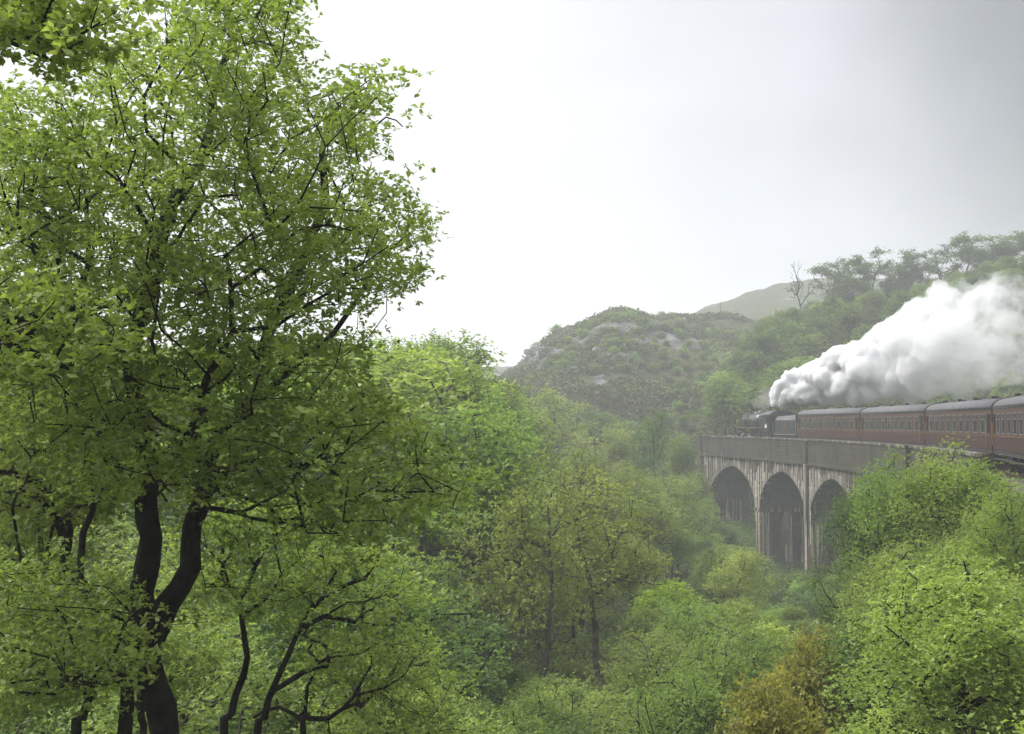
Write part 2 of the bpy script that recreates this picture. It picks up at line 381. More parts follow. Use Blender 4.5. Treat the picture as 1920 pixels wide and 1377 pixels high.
def build_ground():
    az_ = np.concatenate([np.linspace(-180, -34, 40)[:-1], np.linspace(-34, 34, 420)[:-1], np.linspace(34, 180, 40)])
    az_ = np.radians(az_); rr = np.concatenate([[.5], np.geomspace(2, 60, 60)[:-1], np.linspace(60, 330, 180)[:-1], np.geomspace(330, 1000, 50)])
    A, Rr = np.meshgrid(az_, rr); X = Rr * np.sin(A); Y = Rr * np.cos(A); Z = terrain(X, Y)
    n = len(az_); mN = len(rr); V = np.stack([X, Y, Z], -1).reshape(-1, 3)
    i, j = np.meshgrid(np.arange(mN - 1), np.arange(n - 1), indexing='ij'); a = (i * n + j).ravel()
    Q = np.stack([a, a + 1, a + n + 1, a + n], 1)[:, ::-1]
    me = mesh_np('ground', V, Q, M['ground'], smooth=True)
    u = X / np.maximum(Y, 5); px = 960 + F * u; py = HZ - F * Z / np.maximum(Y, 5)
    rock = .06 + .0 * X
    rock = rock + .32 * sst(320, 380, Y) * (Y > 0)
    def spot(cx_, cy_, rx, ry, a, y0=200): return 2.2 * a * np.exp(-(((px - cx_) / rx) ** 2 + ((py - cy_) / ry) ** 2)) * (Y > y0)
    for q in ((1025, 660, 55, 16, .55), (1005, 680, 30, 16, .5), (1090, 632, 20, 10, .45), (1165, 612, 50, 7, .55), (1250, 625, 40, 6, .4), (1060, 690, 42, 6, .4), (1210, 640, 42, 6, .4), (1290, 645, 45, 12, .45), (1170, 665, 40, 8, .4), (1125, 714, 16, 14, .4), (1360, 785, 14, 14, .5), (1010, 676, 60, 10, .3)):
        rock = rock + spot(*q)
    ra = me.attributes.new('rock', 'FLOAT', 'POINT'); ra.data.foreach_set('value', rock.ravel().astype(np.float32))
    obj('ground', me, kind='structure', label='valley floor and hillsides of grass, heather and bare rock')
build_ground()

# ------------------------------------------------------------------ track
def build_track():
    b = MB(); S = np.arange(-30, 262, 2.0)
    b.loft([[P(s, o, z) for o, z in ((-2.1, -3.2), (-1.5, RAIL - .22), (1.5, RAIL - .22), (2.1, -3.2))] for s in S])
    b.build('ballast', M['ballast'], kind='structure', label='stone ballast bed under the railway line')
    root = empty('railway_track', P(100, 0, RAIL), label='single railway track on the curve below the train', cat='railway track')
    inv = Matrix.Translation(-Vector(P(100, 0, RAIL)))
    for g in (-.7525, .7525):
        r = MB(); r.loft([[P(s, o + g, z + RAIL) for o, z in ((-.035, -.15), (.035, -.15), (.035, 0), (-.035, 0))] for s in S])
        o = r.build('rail', M['rusty_steel'], root); o.data.transform(inv)
    sl = MB()
    for s in np.arange(-20, 180, .75):
        vs = [P(s + a, o, RAIL - .17 + z) for z in (-.12, .03) for o in (-1.3, 1.3) for a in (-.13, .13)]
        sl.add(vs, [(0, 2, 3, 1), (4, 5, 7, 6), (0, 1, 5, 4), (2, 6, 7, 3), (0, 4, 6, 2), (1, 3, 7, 5)])
    o = sl.build('sleeper', M['sleeper'], root, kind='stuff'); o.data.transform(inv)
build_track()

# ------------------------------------------------------------------ viaduct
ON, OF_ = 2.6, -2.6                 # near and far faces
AC = [147.6 - 16.7 * k for k in range(5)]     # arch centres
HALF = 7.6; ZSPR = -9.15; RISE = 4.25
ZSTR = PT - 2.25                    # string course
def arch_z(s):
    for c in AC:
        t = abs(s - c) / HALF
        if t < 1: return ZSPR + RISE * (1 - t ** 1.62) ** .5
    return None
def build_viaduct():
    root = empty('viaduct', P(130, 0, -14), label='weathered concrete arched viaduct carrying the steam train, streaked with white lime', cat='viaduct')
    base = Vector(P(130, 0, -14))
    def X(s, o, z): v = P(s, o, z); return (v[0] - base.x, v[1] - base.y, v[2] - base.z)
    s0, s1 = 66.0, 161.4
    def strip(mb, ss, prof):
        mb.loft([[(s, o, z) for o, z in prof] for s in ss]); return mb
    S = np.linspace(s0, s1, 80)
    for o0, o1, nm in ((ON - .42, ON + .06, 'parapet'), (OF_ - .06, OF_ + .42, 'parapet')):
        strip(MB(), S, [(o0, PT - .16), (o0, ZSTR), (o1, ZSTR), (o1, PT - .16)]).build(nm, M['conc_parapet'], root, xf=X)
        strip(MB(), S, [(o0 - .06, PT), (o0 - .06, PT - .158), (o1 + .06, PT - .158), (o1 + .06, PT)]).build('coping', M['conc_wall'], root, xf=X)
        e = .16 if o0 > 0 else -.16
        strip(MB(), S, [(o0, ZSTR - .002), (o0, ZSTR - .22), (o1 + (e if e > 0 else 0), ZSTR - .22), (o1 + (e if e > 0 else 0), ZSTR - .002)]).build('string_course', M['conc_parapet'], root, xf=X)
    strip(MB(), S, [(OF_ + .42, -3.05), (OF_ + .42, -3.5), (ON - .42, -3.5), (ON - .42, -3.05)]).build('deck', M['conc_dark'], root, xf=X)
    # spandrel walls with arched openings (solid slabs), one per bay
    bays = []
    edges = [s1] + [c - HALF - .72 for c in AC]
    edges[0] = AC[0] + HALF + .72
    for k, c in enumerate(AC):
        a, b = c - HALF - .72, c + HALF + .72
        ss = np.unique(np.concatenate([[a, b], c + HALF * np.sin(np.linspace(-math.pi / 2, math.pi / 2, 33))]))
        for o0, o1 in ((ON - .5, ON), (OF_, OF_ + .5)):
            mb = MB(); secs = []
            for s in ss:
                z = arch_z(s); z = ZSPR if z is None else z
                secs.append([(s, o0, ZSTR - .222), (s, o1, ZSTR - .222), (s, o1, z), (s, o0, z)])
            mb.loft(secs).build('spandrel_wall', M['conc_wall'], root, xf=X)
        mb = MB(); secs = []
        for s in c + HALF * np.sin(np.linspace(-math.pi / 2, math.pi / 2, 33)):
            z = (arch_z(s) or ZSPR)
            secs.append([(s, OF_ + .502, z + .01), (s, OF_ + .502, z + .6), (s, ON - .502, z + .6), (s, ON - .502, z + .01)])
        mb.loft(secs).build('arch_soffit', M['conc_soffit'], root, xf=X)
        # arch ring: a band standing 5 cm proud of the wall
        mb = MB(); secs = []
        for th in np.linspace(.04, math.pi - .04, 34):
            s = c - HALF * math.cos(th); z = arch_z(s); z = z if z else ZSPR
            dx, dz = -math.cos(th) / HALF, math.sin(th) / RISE; L = math.hypot(dx, dz); dx /= L; dz /= L
            secs.append([(s, ON + .002, z), (s + dx * .62, ON + .002, z + dz * .62), (s + dx * .62, ON + .06, z + dz * .62), (s, ON + .06, z)])
        mb.loft(secs).build('arch_ring', M['conc_ring'], root, xf=X)
    # piers: slotted cross walls
    for k, c in enumerate(AC):
        m = c - HALF - .72
        if m < 74: continue
        zb = -18.0; a, b = m - .72, m + .72; W = ON - OF_
        def oo(f): return ON - W * f
        pr = empty('pier', (0, 0, 0)); pr.parent = root
        for f0, f1 in ((0, .22), (.47, .68), (.90, 1)):
            mb = MB(); mb.box(a, b, oo(f1), oo(f0), zb, ZSPR - .004); mb.build('column', M['conc_pier'], pr, xf=X)
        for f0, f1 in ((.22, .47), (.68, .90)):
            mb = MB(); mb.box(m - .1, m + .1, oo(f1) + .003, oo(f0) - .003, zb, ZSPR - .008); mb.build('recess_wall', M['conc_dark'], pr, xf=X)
        mb = MB(); mb.box(a - .1, b + .1, OF_ - .08, ON + .1, ZSPR - .42, ZSPR - .006); mb.build('springer', M['conc_pier'], pr, xf=X)
    # pilaster buttress between second and third arch, and one at the far abutment
    for m, hw, pj in ((AC[1] - HALF - .72, .5, .3), (AC[3] - HALF - .72, .5, .3), (AC[0] + HALF + 3.0, .7, .3)):
        mb = MB(); mb.box(m - hw, m + hw, ON + .07, ON + pj, -18, ZSTR - .1); mb.build('pilaster', M['conc_pier'], root, xf=X)
        mb = MB(); mb.box(m - hw, m + hw, ON + .07, ON + pj, ZSTR - .098, PT - .17); mb.build('refuge_wall', M['conc_parapet'], root, xf=X)
        mb = MB(); mb.box(m - hw - .1, m + hw + .1, ON + .125, ON + pj + .1, PT - .165, PT + .02); mb.build('coping', M['conc_wall'], root, xf=X)
    # abutments
    a = AC[0] + HALF; mb = MB(); mb.box(a, s1, OF_ + .01, ON - .01, -18, ZSTR - .225); mb.build('abutment', M['conc_wall'], root, xf=X)
    b = AC[-1] - HALF; mb = MB(); mb.box(s0, b - .8, OF_ + .01, ON - .01, -18, ZSTR - .225); mb.build('abutment', M['conc_wall'], root, xf=X)
    # lime crust that has grown down the wall in ridges
    lr = random.Random(5)
    def px2s(px):
        best = min(np.arange(60, 165, .1), key=lambda s: abs(960 + F * P(s, ON)[0] / P(s, ON)[1] - px)); return float(best)
    def drips(name, mat, items):
        mb = MB()
        for px, y0, y1, wd in items:
            s = px2s(px); d = P(s, ON)[1]; z0 = (HZ - y0) / F * d; z1 = (HZ - y1) / F * d
            az_ = arch_z(s)
            if az_ is not None and min(abs(s - c) for c in AC) < HALF - .25: z1 = max(z1, az_ + lr.uniform(.02, .2))
            if z0 - z1 < .25: continue
            o_ = ON + .062
            n = max(3, int((z0 - z1) / .3)); secs = []; jx = 0
            for i in range(n + 1):
                t = i / n; z = z0 + (z1 - z0) * t; jx += lr.uniform(-.03, .03); wv = wd * (1 - .55 * t) * lr.uniform(.75, 1.25)
                secs.append([(s + jx - wv, o_ - .055, z), (s + jx - wv * .5, o_ + .03, z), (s + jx + wv * .5, o_ + .03, z), (s + jx + wv, o_ - .055, z)])
            mb.loft(secs)
        mb.build(name, mat, root, xf=X, kind='stuff')
    it = []
    for px, y0, y1 in ((1305, 852, 900), (1312, 856, 893), (1322, 852, 872), (1326, 850, 884), (1331, 852, 870), (1337, 850, 866), (1343, 853, 868), (1353, 852, 874), (1357, 851, 882), (1382, 862, 878),
                       (1396, 878, 902), (1403, 882, 915), (1408, 880, 930), (1413, 878, 950), (1418, 884, 1010), (1421, 876, 1040), (1426, 880, 925), (1430, 862, 960), (1433, 884, 925), (1437, 862, 940), (1441, 880, 930), (1445, 880, 915),
                       (1412, 861, 880), (1440, 862, 882), (1421, 900, 1045), (1416, 900, 975), (1458, 872, 886), (1463, 872, 884), (1469, 871, 884), (1474, 873, 886),
                       (1484, 890, 915), (1490, 878, 925), (1497, 895, 935), (1503, 905, 950), (1508, 880, 975), (1513, 872, 1000), (1524, 876, 1010), (1529, 880, 985), (1536, 882, 900), (1545, 885, 915), (1553, 892, 906), (1558, 890, 903), (1518, 872, 1020), (1521, 900, 1060)):
        it.append((px, y0 + lr.uniform(-3, 9), y1 + lr.uniform(-14, 16), lr.uniform(.06, .15)))
    drips('lime_crust', M['lime'], it)
    it = [(px + lr.uniform(-1, 1), 930 + lr.uniform(-20, 30), y1, .12) for px, y1 in ((1419, 1050), (1423, 1040), (1516, 1050), (1522, 1040), (1526, 1000), (1429, 990))]
    drips('rust_crust', M['rust_lime'], it)
    # crust on the pier face that looks back along the line
    mb = MB(); m = AC[1] + HALF + .72 - 0.0
    for k, c in enumerate(AC[:3]):
        m = c - HALF - .72 - .735 if False else (c - HALF - .72) - .72 - .11
        for f in [.02, .05, .09, .14, .2, .5, .53, .57, .62, .66, .91, .95]:
            o_ = ON - 5.2 * (f + lr.uniform(-.01, .01)); z = ZSPR - lr.uniform(.1, 1.0); L = lr.uniform(1.5, 6); wv = lr.uniform(.02, .07); n = 6; secs = []; jy = 0
            for i in range(n + 1):
                t = i / n; jy += lr.uniform(-.03, .03); q = wv * (1 - .6 * t); zz = z - L * t
                ms = m + .02 if zz > ZSPR - .42 else m + .12
                secs.append([(ms, o_ + jy - q, zz), (ms - .03, o_ + jy, zz), (ms, o_ + jy + q, zz), (ms + .02, o_ + jy, zz)])
            mb.loft(secs)
    mb.build('lime_crust', M['lime'], root, xf=X, kind='stuff')
build_viaduct()

# ------------------------------------------------------------------ rolling stock
def wheel_set(parent, x, y, r, mat, name='wheel', spokes=False):
    mb = MB(); mb.lathe((x, y, r), 'y', [(-.06, r * .98), (-.03, r), (.05, r), (.06, r * .82), (.02, r * .8)], 24)
    w_ = mb.build(name, mat, parent)
    return w_
def build_coach():
    L = 19.6; root = empty('coach')
    # local frame: x along the train (to the engine = +x), +y = left (camera) side, z up from rail
    hw = 1.37
    prof_side = [(-hw, 1.08), (-hw - .02, 1.6), (-hw - .01, 2.6), (-hw + .05, 3.2), (hw - .05, 3.2), (hw + .01, 2.6), (hw + .02, 1.6), (hw, 1.08)]
    # body as side panels around the windows: build as boxes so that the openings are real
    wins = []
    xs = [-7.75 + 1.94 * k for k in range(9)]
    doors = (-9.15, 9.15)
    def side(y0, y1, openings, nm):
        mb = MB(); z0, z1, zs, zt = 1.08, 3.22, 1.92, 2.95
        mb.box(-L / 2, L / 2, y0, y1, z0, zs); mb.box(-L / 2, L / 2, y0, y1, zt, z1)
        x = -L / 2
        for a, b in openings:
            mb.box(x, a, y0, y1, zs + .0001, zt - .0001); x = b
        mb.box(x, L / 2, y0, y1, zs + .0001, zt - .0001)
        return mb.build(nm, M['coach_maroon'], root)
    ops = sorted([(x - .6, x + .6) for x in xs] + [(d - .26, d + .26) for d in doors])
    side(hw - .05, hw, ops, 'side_panel'); side(-hw, -hw + .05, [], 'side_panel')
    for e in (-1, 1):
        x0, x1 = (L / 2 - .06, L / 2) if e > 0 else (-L / 2, -L / 2 + .06); MB().box(x0, x1, -hw + .051, hw - .051, 1.08, 3.22).build('end_panel', M['underframe'], root)
    MB().box(-L / 2 + .07, L / 2 - .07, -hw + .052, hw - .052, 1.1, 1.16).build('floor', M['underframe'], root)
    MB().box(-L / 2 + .07, L / 2 - .07, -.05, .0, 1.17, 3.15).build('partition', M['sleeper'], root)
    # roof
    mb = MB(); n = 14; rp = []
    for k in range(n + 1):
        a = math.pi * k / n; rp.append((-(hw + .02) * math.cos(a), 3.18 + .66 * math.sin(a) ** .8))
    mb.loft([[(x, y, z) for y, z in rp] for x in (-L / 2 - .02, L / 2 + .02)]); mb.build('roof', M['coach_roof'], root, smooth=True)
    mb = MB()
    for e in (-1, 1):
        for y in (hw - .02,):
            pass
    for k in range(8):
        for yy in (-.35, .35):
            if (k + (yy > 0)) % 2: continue
            mb = MB(); mb.lathe((-8.2 + 2.34 * k, yy, 3.79), 'z', [(0, .10), (.10, .11), (.12, .17), (.18, .15), (.2, .02)], 10); mb.build('roof_vent', M['underframe'], root)
    # rain strips
    mb = MB(); mb.bar((-L / 2 + .3, hw - .0, 3.30), (L / 2 - .3, hw - .0, 3.30), .03, 5); mb.build('gutter', M['underframe'], root)
    for e in (-1, 1):
        mb = MB(); pts = [((L / 2 - 1.9) * e + e * 1.3 * (1 - math.sin(a)), 1.28 * math.cos(a), 3.20 + .68 * math.sin(a)) for a in np.linspace(.12, 1.2, 8)]
        for p, q in zip(pts, pts[1:]): mb.bar(p, q, .025, 4)
        mb.build('rain_strip', M['underframe'], root)
        # roof-end arch and gangway bellows
        secs = []
        for x in (L / 2 - .05, L / 2 + .04):
            secs.append([(x * e, (y) * 1.02, (z - 3.18) * 1.05 + 3.18) for y, z in rp])
        MB().loft(secs).build('roof_end', M['underframe'], root)
        secs = []
        for i in range(7):
            x = (L / 2 + .05 + i * .045) * e; q = .62 if i % 2 else .56
            secs.append([(x, -q, 1.15), (x, q, 1.15), (x, q, 3.15), (x, q * .7, 3.42), (x, -q * .7, 3.42), (x, -q, 3.15)])
        MB().loft(secs).build('gangway', M['coal'], root)
        for y in (-.86, .86):
            MB().lathe(((L / 2) * e, y, 1.02), 'x', [(0, .09), (.22 * e, .09), (.22 * e, .2), (.27 * e, .2)], 12).build('buffer', M['underframe'], root)
    # windows
    def window(x, hwid, door=False):
        f = MB(); z0, z1 = 1.92, 2.95; y = hw
        for a in ((x - hwid, x - hwid + .045, z0, z1), (x + hwid - .045, x + hwid, z0, z1), (x - hwid + .046, x + hwid - .046, z0, z0 + .045), (x - hwid + .046, x + hwid - .046, z1 - .045, z1)):
            f.box(a[0], a[1], y - .03, y + .012, a[2], a[3])
        if not door: f.box(x - hwid + .046, x + hwid - .046, y - .03, y + .01, 2.62, 2.66); f.box(x - .02, x + .02, y - .029, y + .009, 2.661, z1 - .046)
        fo = f.build('window', M['steel'] if not door else M['coach_maroon'], root)
        MB().box(x - hwid + .047, x + hwid - .047, y - .04, y - .031, z0 + .046, z1 - .046).build('pane', M['glass'], fo)
        if not door:
            for e in (-1, 1):
                xc = x + e * (hwid - .13)
                secs = [[(xc + q, y - .10 - (.02 if i % 2 else 0), z) for z in (z0 + .04, z1 - .04)] + [(xc + q, y - .13 - (.02 if i % 2 else 0), z) for z in (z1 - .04, z0 + .04)] for i, q in enumerate(np.linspace(-.085, .085, 7))]
                MB().loft(secs).build('curtain', M['curtain'], fo)
    for x in xs: window(x, .6)
    for d in doors:
        window(d, .26, True)
        mb = MB()
        for q in (-.36, .36): mb.box(d + q - .012, d + q + .012, hw + .001, hw + .006, 1.15, 3.1)
        dd = mb.build('door', M['underframe'], root)
        MB().box(d + .2, d + .3, hw + .002, hw + .05, 1.78, 1.82).build('handle', M['brass'], dd)
        MB().bar((d + .5, hw + .06, 1.3), (d + .5, hw + .06, 2.5), .018).build('handrail', M['brass'], root)
    MB().box(-L / 2 + .1, L / 2 - .1, hw + .001, hw + .008, 1.80, 1.835).build('lining', M['gold'], root)
    MB().box(-L / 2 + .1, L / 2 - .1, hw + .001, hw + .008, 3.02, 3.045).build('lining', M['gold'], root)
    mb = MB(); mb.box(-L / 2, L / 2, hw - .12, hw - .02, .86, 1.075); mb.box(-L / 2, L / 2, -hw + .02, -hw + .12, .86, 1.075); mb.build('solebar', M['underframe'], root)
    MB().box(-3.2, -1.2, .5, 1.15, .42, .86).build('battery_box', M['underframe'], root)
    mb = MB(); mb.bar((-5.5, 1.2, .86), (-2, 1.2, .5), .04); mb.bar((-2, 1.2, .5), (2.5, 1.2, .5), .04); mb.bar((2.5, 1.2, .5), (5.5, 1.2, .86), .04); mb.build('truss', M['underframe'], root)
    MB().box(-L / 2 + .2, L / 2 - .2, hw - .1, hw + .1, .62, .66).build('step_board', M['underframe'], root)
    for e in (-1, 1):
        c = 7.1 * e; bg_ = MB()
        for y in (-1.05, 1.05):
            bg_.box(c - 1.75, c + 1.75, y - .06, y + .06, .5, .78)
            for q in (-1.22, 1.22): bg_.box(c + q - .2, c + q + .2, y - .09, y + .09, .35, .62)
        bg_.box(c - .3, c + .3, -.99, .99, .55, .8)
        bo = bg_.build('bogie', M['underframe'], root)
        for q in (-1.22, 1.22):
            for y in (-.76, .76): wheel_set(bo, c + q, y, .457, M['rusty_steel'])
    return root
def place(root, s_mid, L):
    a = Vector(P(s_mid - L / 2, 0, RAIL)); b = Vector(P(s_mid + L / 2, 0, RAIL)); c = (a + b) / 2; d = b - a
    root.location = c; root.rotation_euler = (0, 0, math.atan2(d.y, d.x))
S_HEAD = 129.9
coach = build_coach()
labels = ['maroon carriage with grey roof coupled directly behind the tender of the steam engine',
          'second maroon carriage behind the steam engine, above the third arch of the viaduct',
          'third maroon carriage behind the engine, its lower side hidden by the treetop',
          'fourth maroon carriage behind the engine, largest one fully above the right treetop',
          'nearest maroon carriage, cut off by the right edge of the photo']
labels[3] = 'fourth maroon carriage behind the engine, between the treetop and the carriage at the edge'
src = coach
for i in range(5):
    o = src if i == 0 else copy_tree(src)
    o.name = 'railway_coach'
    place(o, S_HEAD - 10.05 - 20.1 * i, 19.6)
    tag(o, labels[i], 'train carriage', 'maroon carriages of the steam train')

def build_tender():
    root = empty('tender', label='black tender with small red crest between engine and first carriage', cat='tender')
    K = M['loco_green_black']; L = 7.4; hw = 1.3
    mb = MB(); pr = [(-hw, 1.25), (-hw, 2.75), (-hw + .32, 3.2), (-hw + .4, 3.2), (-hw + .4, 3.0), (hw - .4, 3.0), (hw - .4, 3.2), (hw - .32, 3.2), (hw, 2.75), (hw, 1.25)]
    mb.loft([[(x, y, z) for y, z in pr] for x in (-L / 2 + .25, L / 2 - .6)]); mb.build('tank', K, root)
    # curved top side sheets, the light on them painted as paler grey
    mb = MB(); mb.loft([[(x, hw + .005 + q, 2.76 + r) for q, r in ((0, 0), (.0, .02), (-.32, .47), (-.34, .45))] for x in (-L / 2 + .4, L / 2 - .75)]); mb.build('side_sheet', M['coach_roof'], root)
    mb = MB(); rr = random.Random(3)
    for k in range(70):
        x = rr.uniform(-1.6, 2.4); y = rr.uniform(-.7, .7); r = rr.uniform(.14, .3); z = 3.0 + .35 * (1 - abs(y)) * (1 - abs(x - .4) / 3) + rr.uniform(-.05, .1)
        mb.lathe((x, y, z - r * .5), 'z', [(0, r * .6), (r * .4, r), (r * .9, r * .5)], 5, rr.random() * 3)
    mb.build('coal', M['coal'], root, kind='stuff')
    mb = MB(); mb.box(-L / 2, -L / 2 + .24, -hw, hw, 1.25, 3.35); mb.build('rear_plate', K, root)
    mb = MB(); mb.box(-L / 2, L / 2, hw - .15, hw - .05, .75, 1.24); mb.box(-L / 2, L / 2, -hw + .05, -hw + .15, .75, 1.24); mb.build('frame', M['underframe'], root)
    MB().box(-L / 2 + .1, L / 2 - .5, hw + .002, hw + .06, 1.24, 1.32).build('footplate', M['steel'], root)
    for z in (1.5, 2.62): MB().box(-L / 2 + .5, L / 2 - .8, hw + .001, hw + .006, z, z + .03).build('lining', M['red_paint'], root)
    # crest: red lozenge with gold border and a lion-like gold charge
    cr = MB(); cr.add([(.0 - .34, hw + .004, 2.1), (0, hw + .004, 1.72), (.34, hw + .004, 2.1), (0, hw + .004, 2.5), (-.34, hw + .012, 2.1), (0, hw + .012, 1.72), (.34, hw + .012, 2.1), (0, hw + .012, 2.5)],
                      [(0, 1, 2, 3), (7, 6, 5, 4), (0, 4, 5, 1), (1, 5, 6, 2), (2, 6, 7, 3), (3, 7, 4, 0)])
    c_ = cr.build('crest', M['gold'], root)
    MB().lathe((0, hw + .013, 2.12), 'y', [(0, .2), (.006, .2)], 16).build('roundel', M['red_paint'], c_)
    for x in (-2.4, 0, 2.1):
        for y in (-.76, .76): wheel_set(root, x, y, .65, M['underframe'])
    for x in (-L / 2, L / 2 - .1):
        MB().bar((x, hw + .04, 1.4), (x, hw + .04, 2.7), .025).build('handrail', M['steel'], root)
    for k in (-2.4, 0, 2.1): MB().box(k - .18, k + .18, hw - .05, hw + .03, .5, .85).build('axle_box', M['underframe'], root)
    for y in (-.86, .86): MB().lathe((-L / 2, y, 1.02), 'x', [(0, .09), (-.25, .09), (-.25, .2), (-.3, .2)], 12).build('buffer', M['underframe'], root)
    return root
place(build_tender(), S_HEAD + .45 + 3.7, 7.4)

def build_loco():
    root = empty('steam_locomotive', label='black steam locomotive at the head of the train on the viaduct', cat='steam locomotive')
    K = M['loco_black']; zc = 2.72
    # x: front = +
    MB().lathe((4.0, 0, zc), 'x', [(-.02, .02), (0, .80), (1.75, .80), (1.78, .78)], 28).build('smokebox', M['underframe'], root, smooth=True)
    d = MB().lathe((5.78, 0, zc), 'x', [(0, .68), (.04, .68), (.12, .45), (.16, .12)], 24).build('smokebox_door', M['underframe'], root, smooth=True)
    MB().bar((5.95, 0, zc), (6.0, .0, zc - .3), .025).build('handle', M['steel'], d)
    MB().lathe((-.2, 0, zc), 'x', [(0, .86), (1.9, .84), (4.19, .76)], 28).build('boiler', K, root, smooth=True)
    mb = MB()
    for x in (.9, 2.0, 3.1): mb.lathe((x, 0, zc), 'x', [(0, .87 - x * .022), (.05, .87 - x * .022)], 28)
    mb.build('boiler_band', M['steel'], root)
    # firebox, square-shouldered
    fp = [(-.78, 1.5), (-.86, 2.5), (-.86, 3.3), (-.72, 3.56), (-.3, 3.64), (.3, 3.64), (.72, 3.56), (.86, 3.3), (.86, 2.5), (.78, 1.5)]
    fs = [(y * .97, z - .04) for y, z in fp]
    MB().loft([[(-2.75, y, z) for y, z in fs], [(-.22, y, z) for y, z in fp]]).build('firebox', K, root)
    MB().lathe((5.0, 0, zc + .74), 'z', [(0, .36), (.08, .27), (.38, .25), (.42, .32), (.50, .32)], 18).build('chimney', K, root, smooth=True)
    MB().lathe((1.5, 0, zc + .78), 'z', [(0, .42), (.1, .36), (.28, .33), (.38, .22), (.41, .05)], 18).build('dome', K, root, smooth=True)
    MB().lathe((2.8, 0, zc + .74), 'z', [(0, .34), (.1, .29), (.24, .25), (.3, .05)], 16).build('top_feed', K, root, smooth=True)
    mb = MB(); mb.lathe((-1.2, .15, 3.6), 'z', [(0, .08), (.22, .07), (.24, .02)], 8); mb.lathe((-1.2, -.15, 3.6), 'z', [(0, .08), (.22, .07), (.24, .02)], 8); mb.build('safety_valve', M['brass'], root)
    # cab
    cabf = MB()
    for e in (-1, 1):
        y0, y1 = (1.26, 1.31) if e > 0 else (-1.31, -1.26)
        cabf.box(-4.6, -2.72, y0, y1, 1.5, 2.55); cabf.box(-4.6, -2.72, y0, y1, 3.05, 3.3)
        cabf.box(-2.95, -2.72, y0, y1, 2.5505, 3.0495); cabf.box(-3.86, -3.74, y0, y1, 2.5505, 3.0495); cabf.box(-4.6, -4.5, y0, y1, 2.5505, 3.0495)
    cabf.box(-2.8, -2.74, -1.259, 1.259, 1.5, 3.3)
    cab = cabf.build('cab', K, root)
    secs = [[(x, -1.36 * math.cos(a), 3.28 + .58 * math.sin(a)) for a in np.linspace(0, math.pi, 12)] for x in (-5.0, -2.66)]
    MB().loft(secs).build('cab_roof', M['coach_roof'], root, smooth=True)
    MB().box(-3.72, -3.0, 1.27, 1.28, 2.57, 3.03).build('cab_window', M['glass'], root)
    MB().box(-3.9, -3.3, 1.312, 1.32, 1.95, 2.3).build('number_plate', M['cream'], root)
    MB().box(-4.55, -2.8, 1.312, 1.318, 1.62, 1.65).build('lining', M['red_paint'], root)
    # running plate and splashers
    for e in (-1, 1):
        y0, y1 = (.8, 1.3) if e > 0 else (-1.3, -.8)
        mb = MB(); mb.box(-2.7, 5.2, y0, y1, 1.93, 1.99); mb.box(5.2, 6.0, y0, y1, 1.55, 1.61); mb.add([(5.2, y0, 1.93), (5.2, y1, 1.93), (5.55, y1, 1.61), (5.55, y0, 1.61), (5.2, y0, 1.97), (5.2, y1, 1.97), (5.6, y1, 1.63), (5.6, y0, 1.63)], [(0, 3, 2, 1), (4, 5, 6, 7), (0, 1, 5, 4), (3, 7, 6, 2), (0, 4, 7, 3), (1, 2, 6, 5)])
        mb.build('running_board', K, root)
        MB().box(-2.7, 5.2, y1 if e > 0 else y0 - .02, y1 + .02 if e > 0 else y0, 1.9, 2.0).build('valance', M['rusty_steel'], root)
        yy = .92 * e
        MB().bar((-2.6, yy, 3.05), (5.2, .86 * e, 3.0), .03).build('handrail', M['steel'], root)
        # outside cylinder, slide bars and rods
        MB().lathe((3.6, 1.02 * e, 1.0), 'x', [(0, .33), (.05, .36), (.95, .36), (1.0, .3)], 18).build('cylinder', K, root)
        MB().box(3.62, 4.58, (.8 * e if e > 0 else -1.22), (1.22 if e > 0 else -.8), 1.1, 1.55).build('valve_chest', K, root)
        mb = MB(); mb.box(2.3, 3.6, 1.0 * e - .05, 1.0 * e + .05, 1.16, 1.24); mb.box(2.3, 3.6, 1.0 * e - .05, 1.0 * e + .05, .86, .93); mb.build('slide_bar', M['steel'], root)
        MB().bar((2.9, 1.02 * e, 1.02), (.25, 1.02 * e, .7), .06).build('connecting_rod', M['steel'], root)
        MB().box(-2.0, 2.3, .93 * e - .03, .93 * e + .03, .64, .76).build('coupling_rod', M['steel'], root)
        MB().bar((4.6, .85 * e, 2.1), (4.9, .8 * e, 1.6), .14, 8).build('steam_pipe', K, root)
        for x in (-1.9, .2, 2.1):
            mb = MB(); r = .91; yw = .77 * e
            mb.lathe((x, yw, r), 'y', [(-.06, r * .9), (-.06, r * .99), (-.03, r), (.05, r * .97), (.06, r * .88)], 28)
            for k in range(16):
                a = 2 * math.pi * k / 16; mb.bar((x + .12 * math.cos(a), yw + .05 * e, r + .12 * math.sin(a)), (x + r * .9 * math.cos(a), yw + .05 * e, r + r * .9 * math.sin(a)), .03, 4)
            mb.build('driving_wheel', M['underframe'], root)
        for x in (3.55 - .05, 5.3): wheel_set(root, x + .1, .76 * e, .5, M['underframe'], 'bogie_wheel')
        MB().lathe((6.18, .87 * e, 1.05), 'x', [(0, .12), (.3, .1), (.3, .24), (.36, .24)], 14).build('buffer', M['steel'], root)
    MB().box(-4.6, 6.0, -.6, .6, .8, 1.5).build('frame', M['underframe'], root)
    MB().box(6.0, 6.17, -1.25, 1.25, .85, 1.4).build('buffer_beam', M['red_paint'], root)
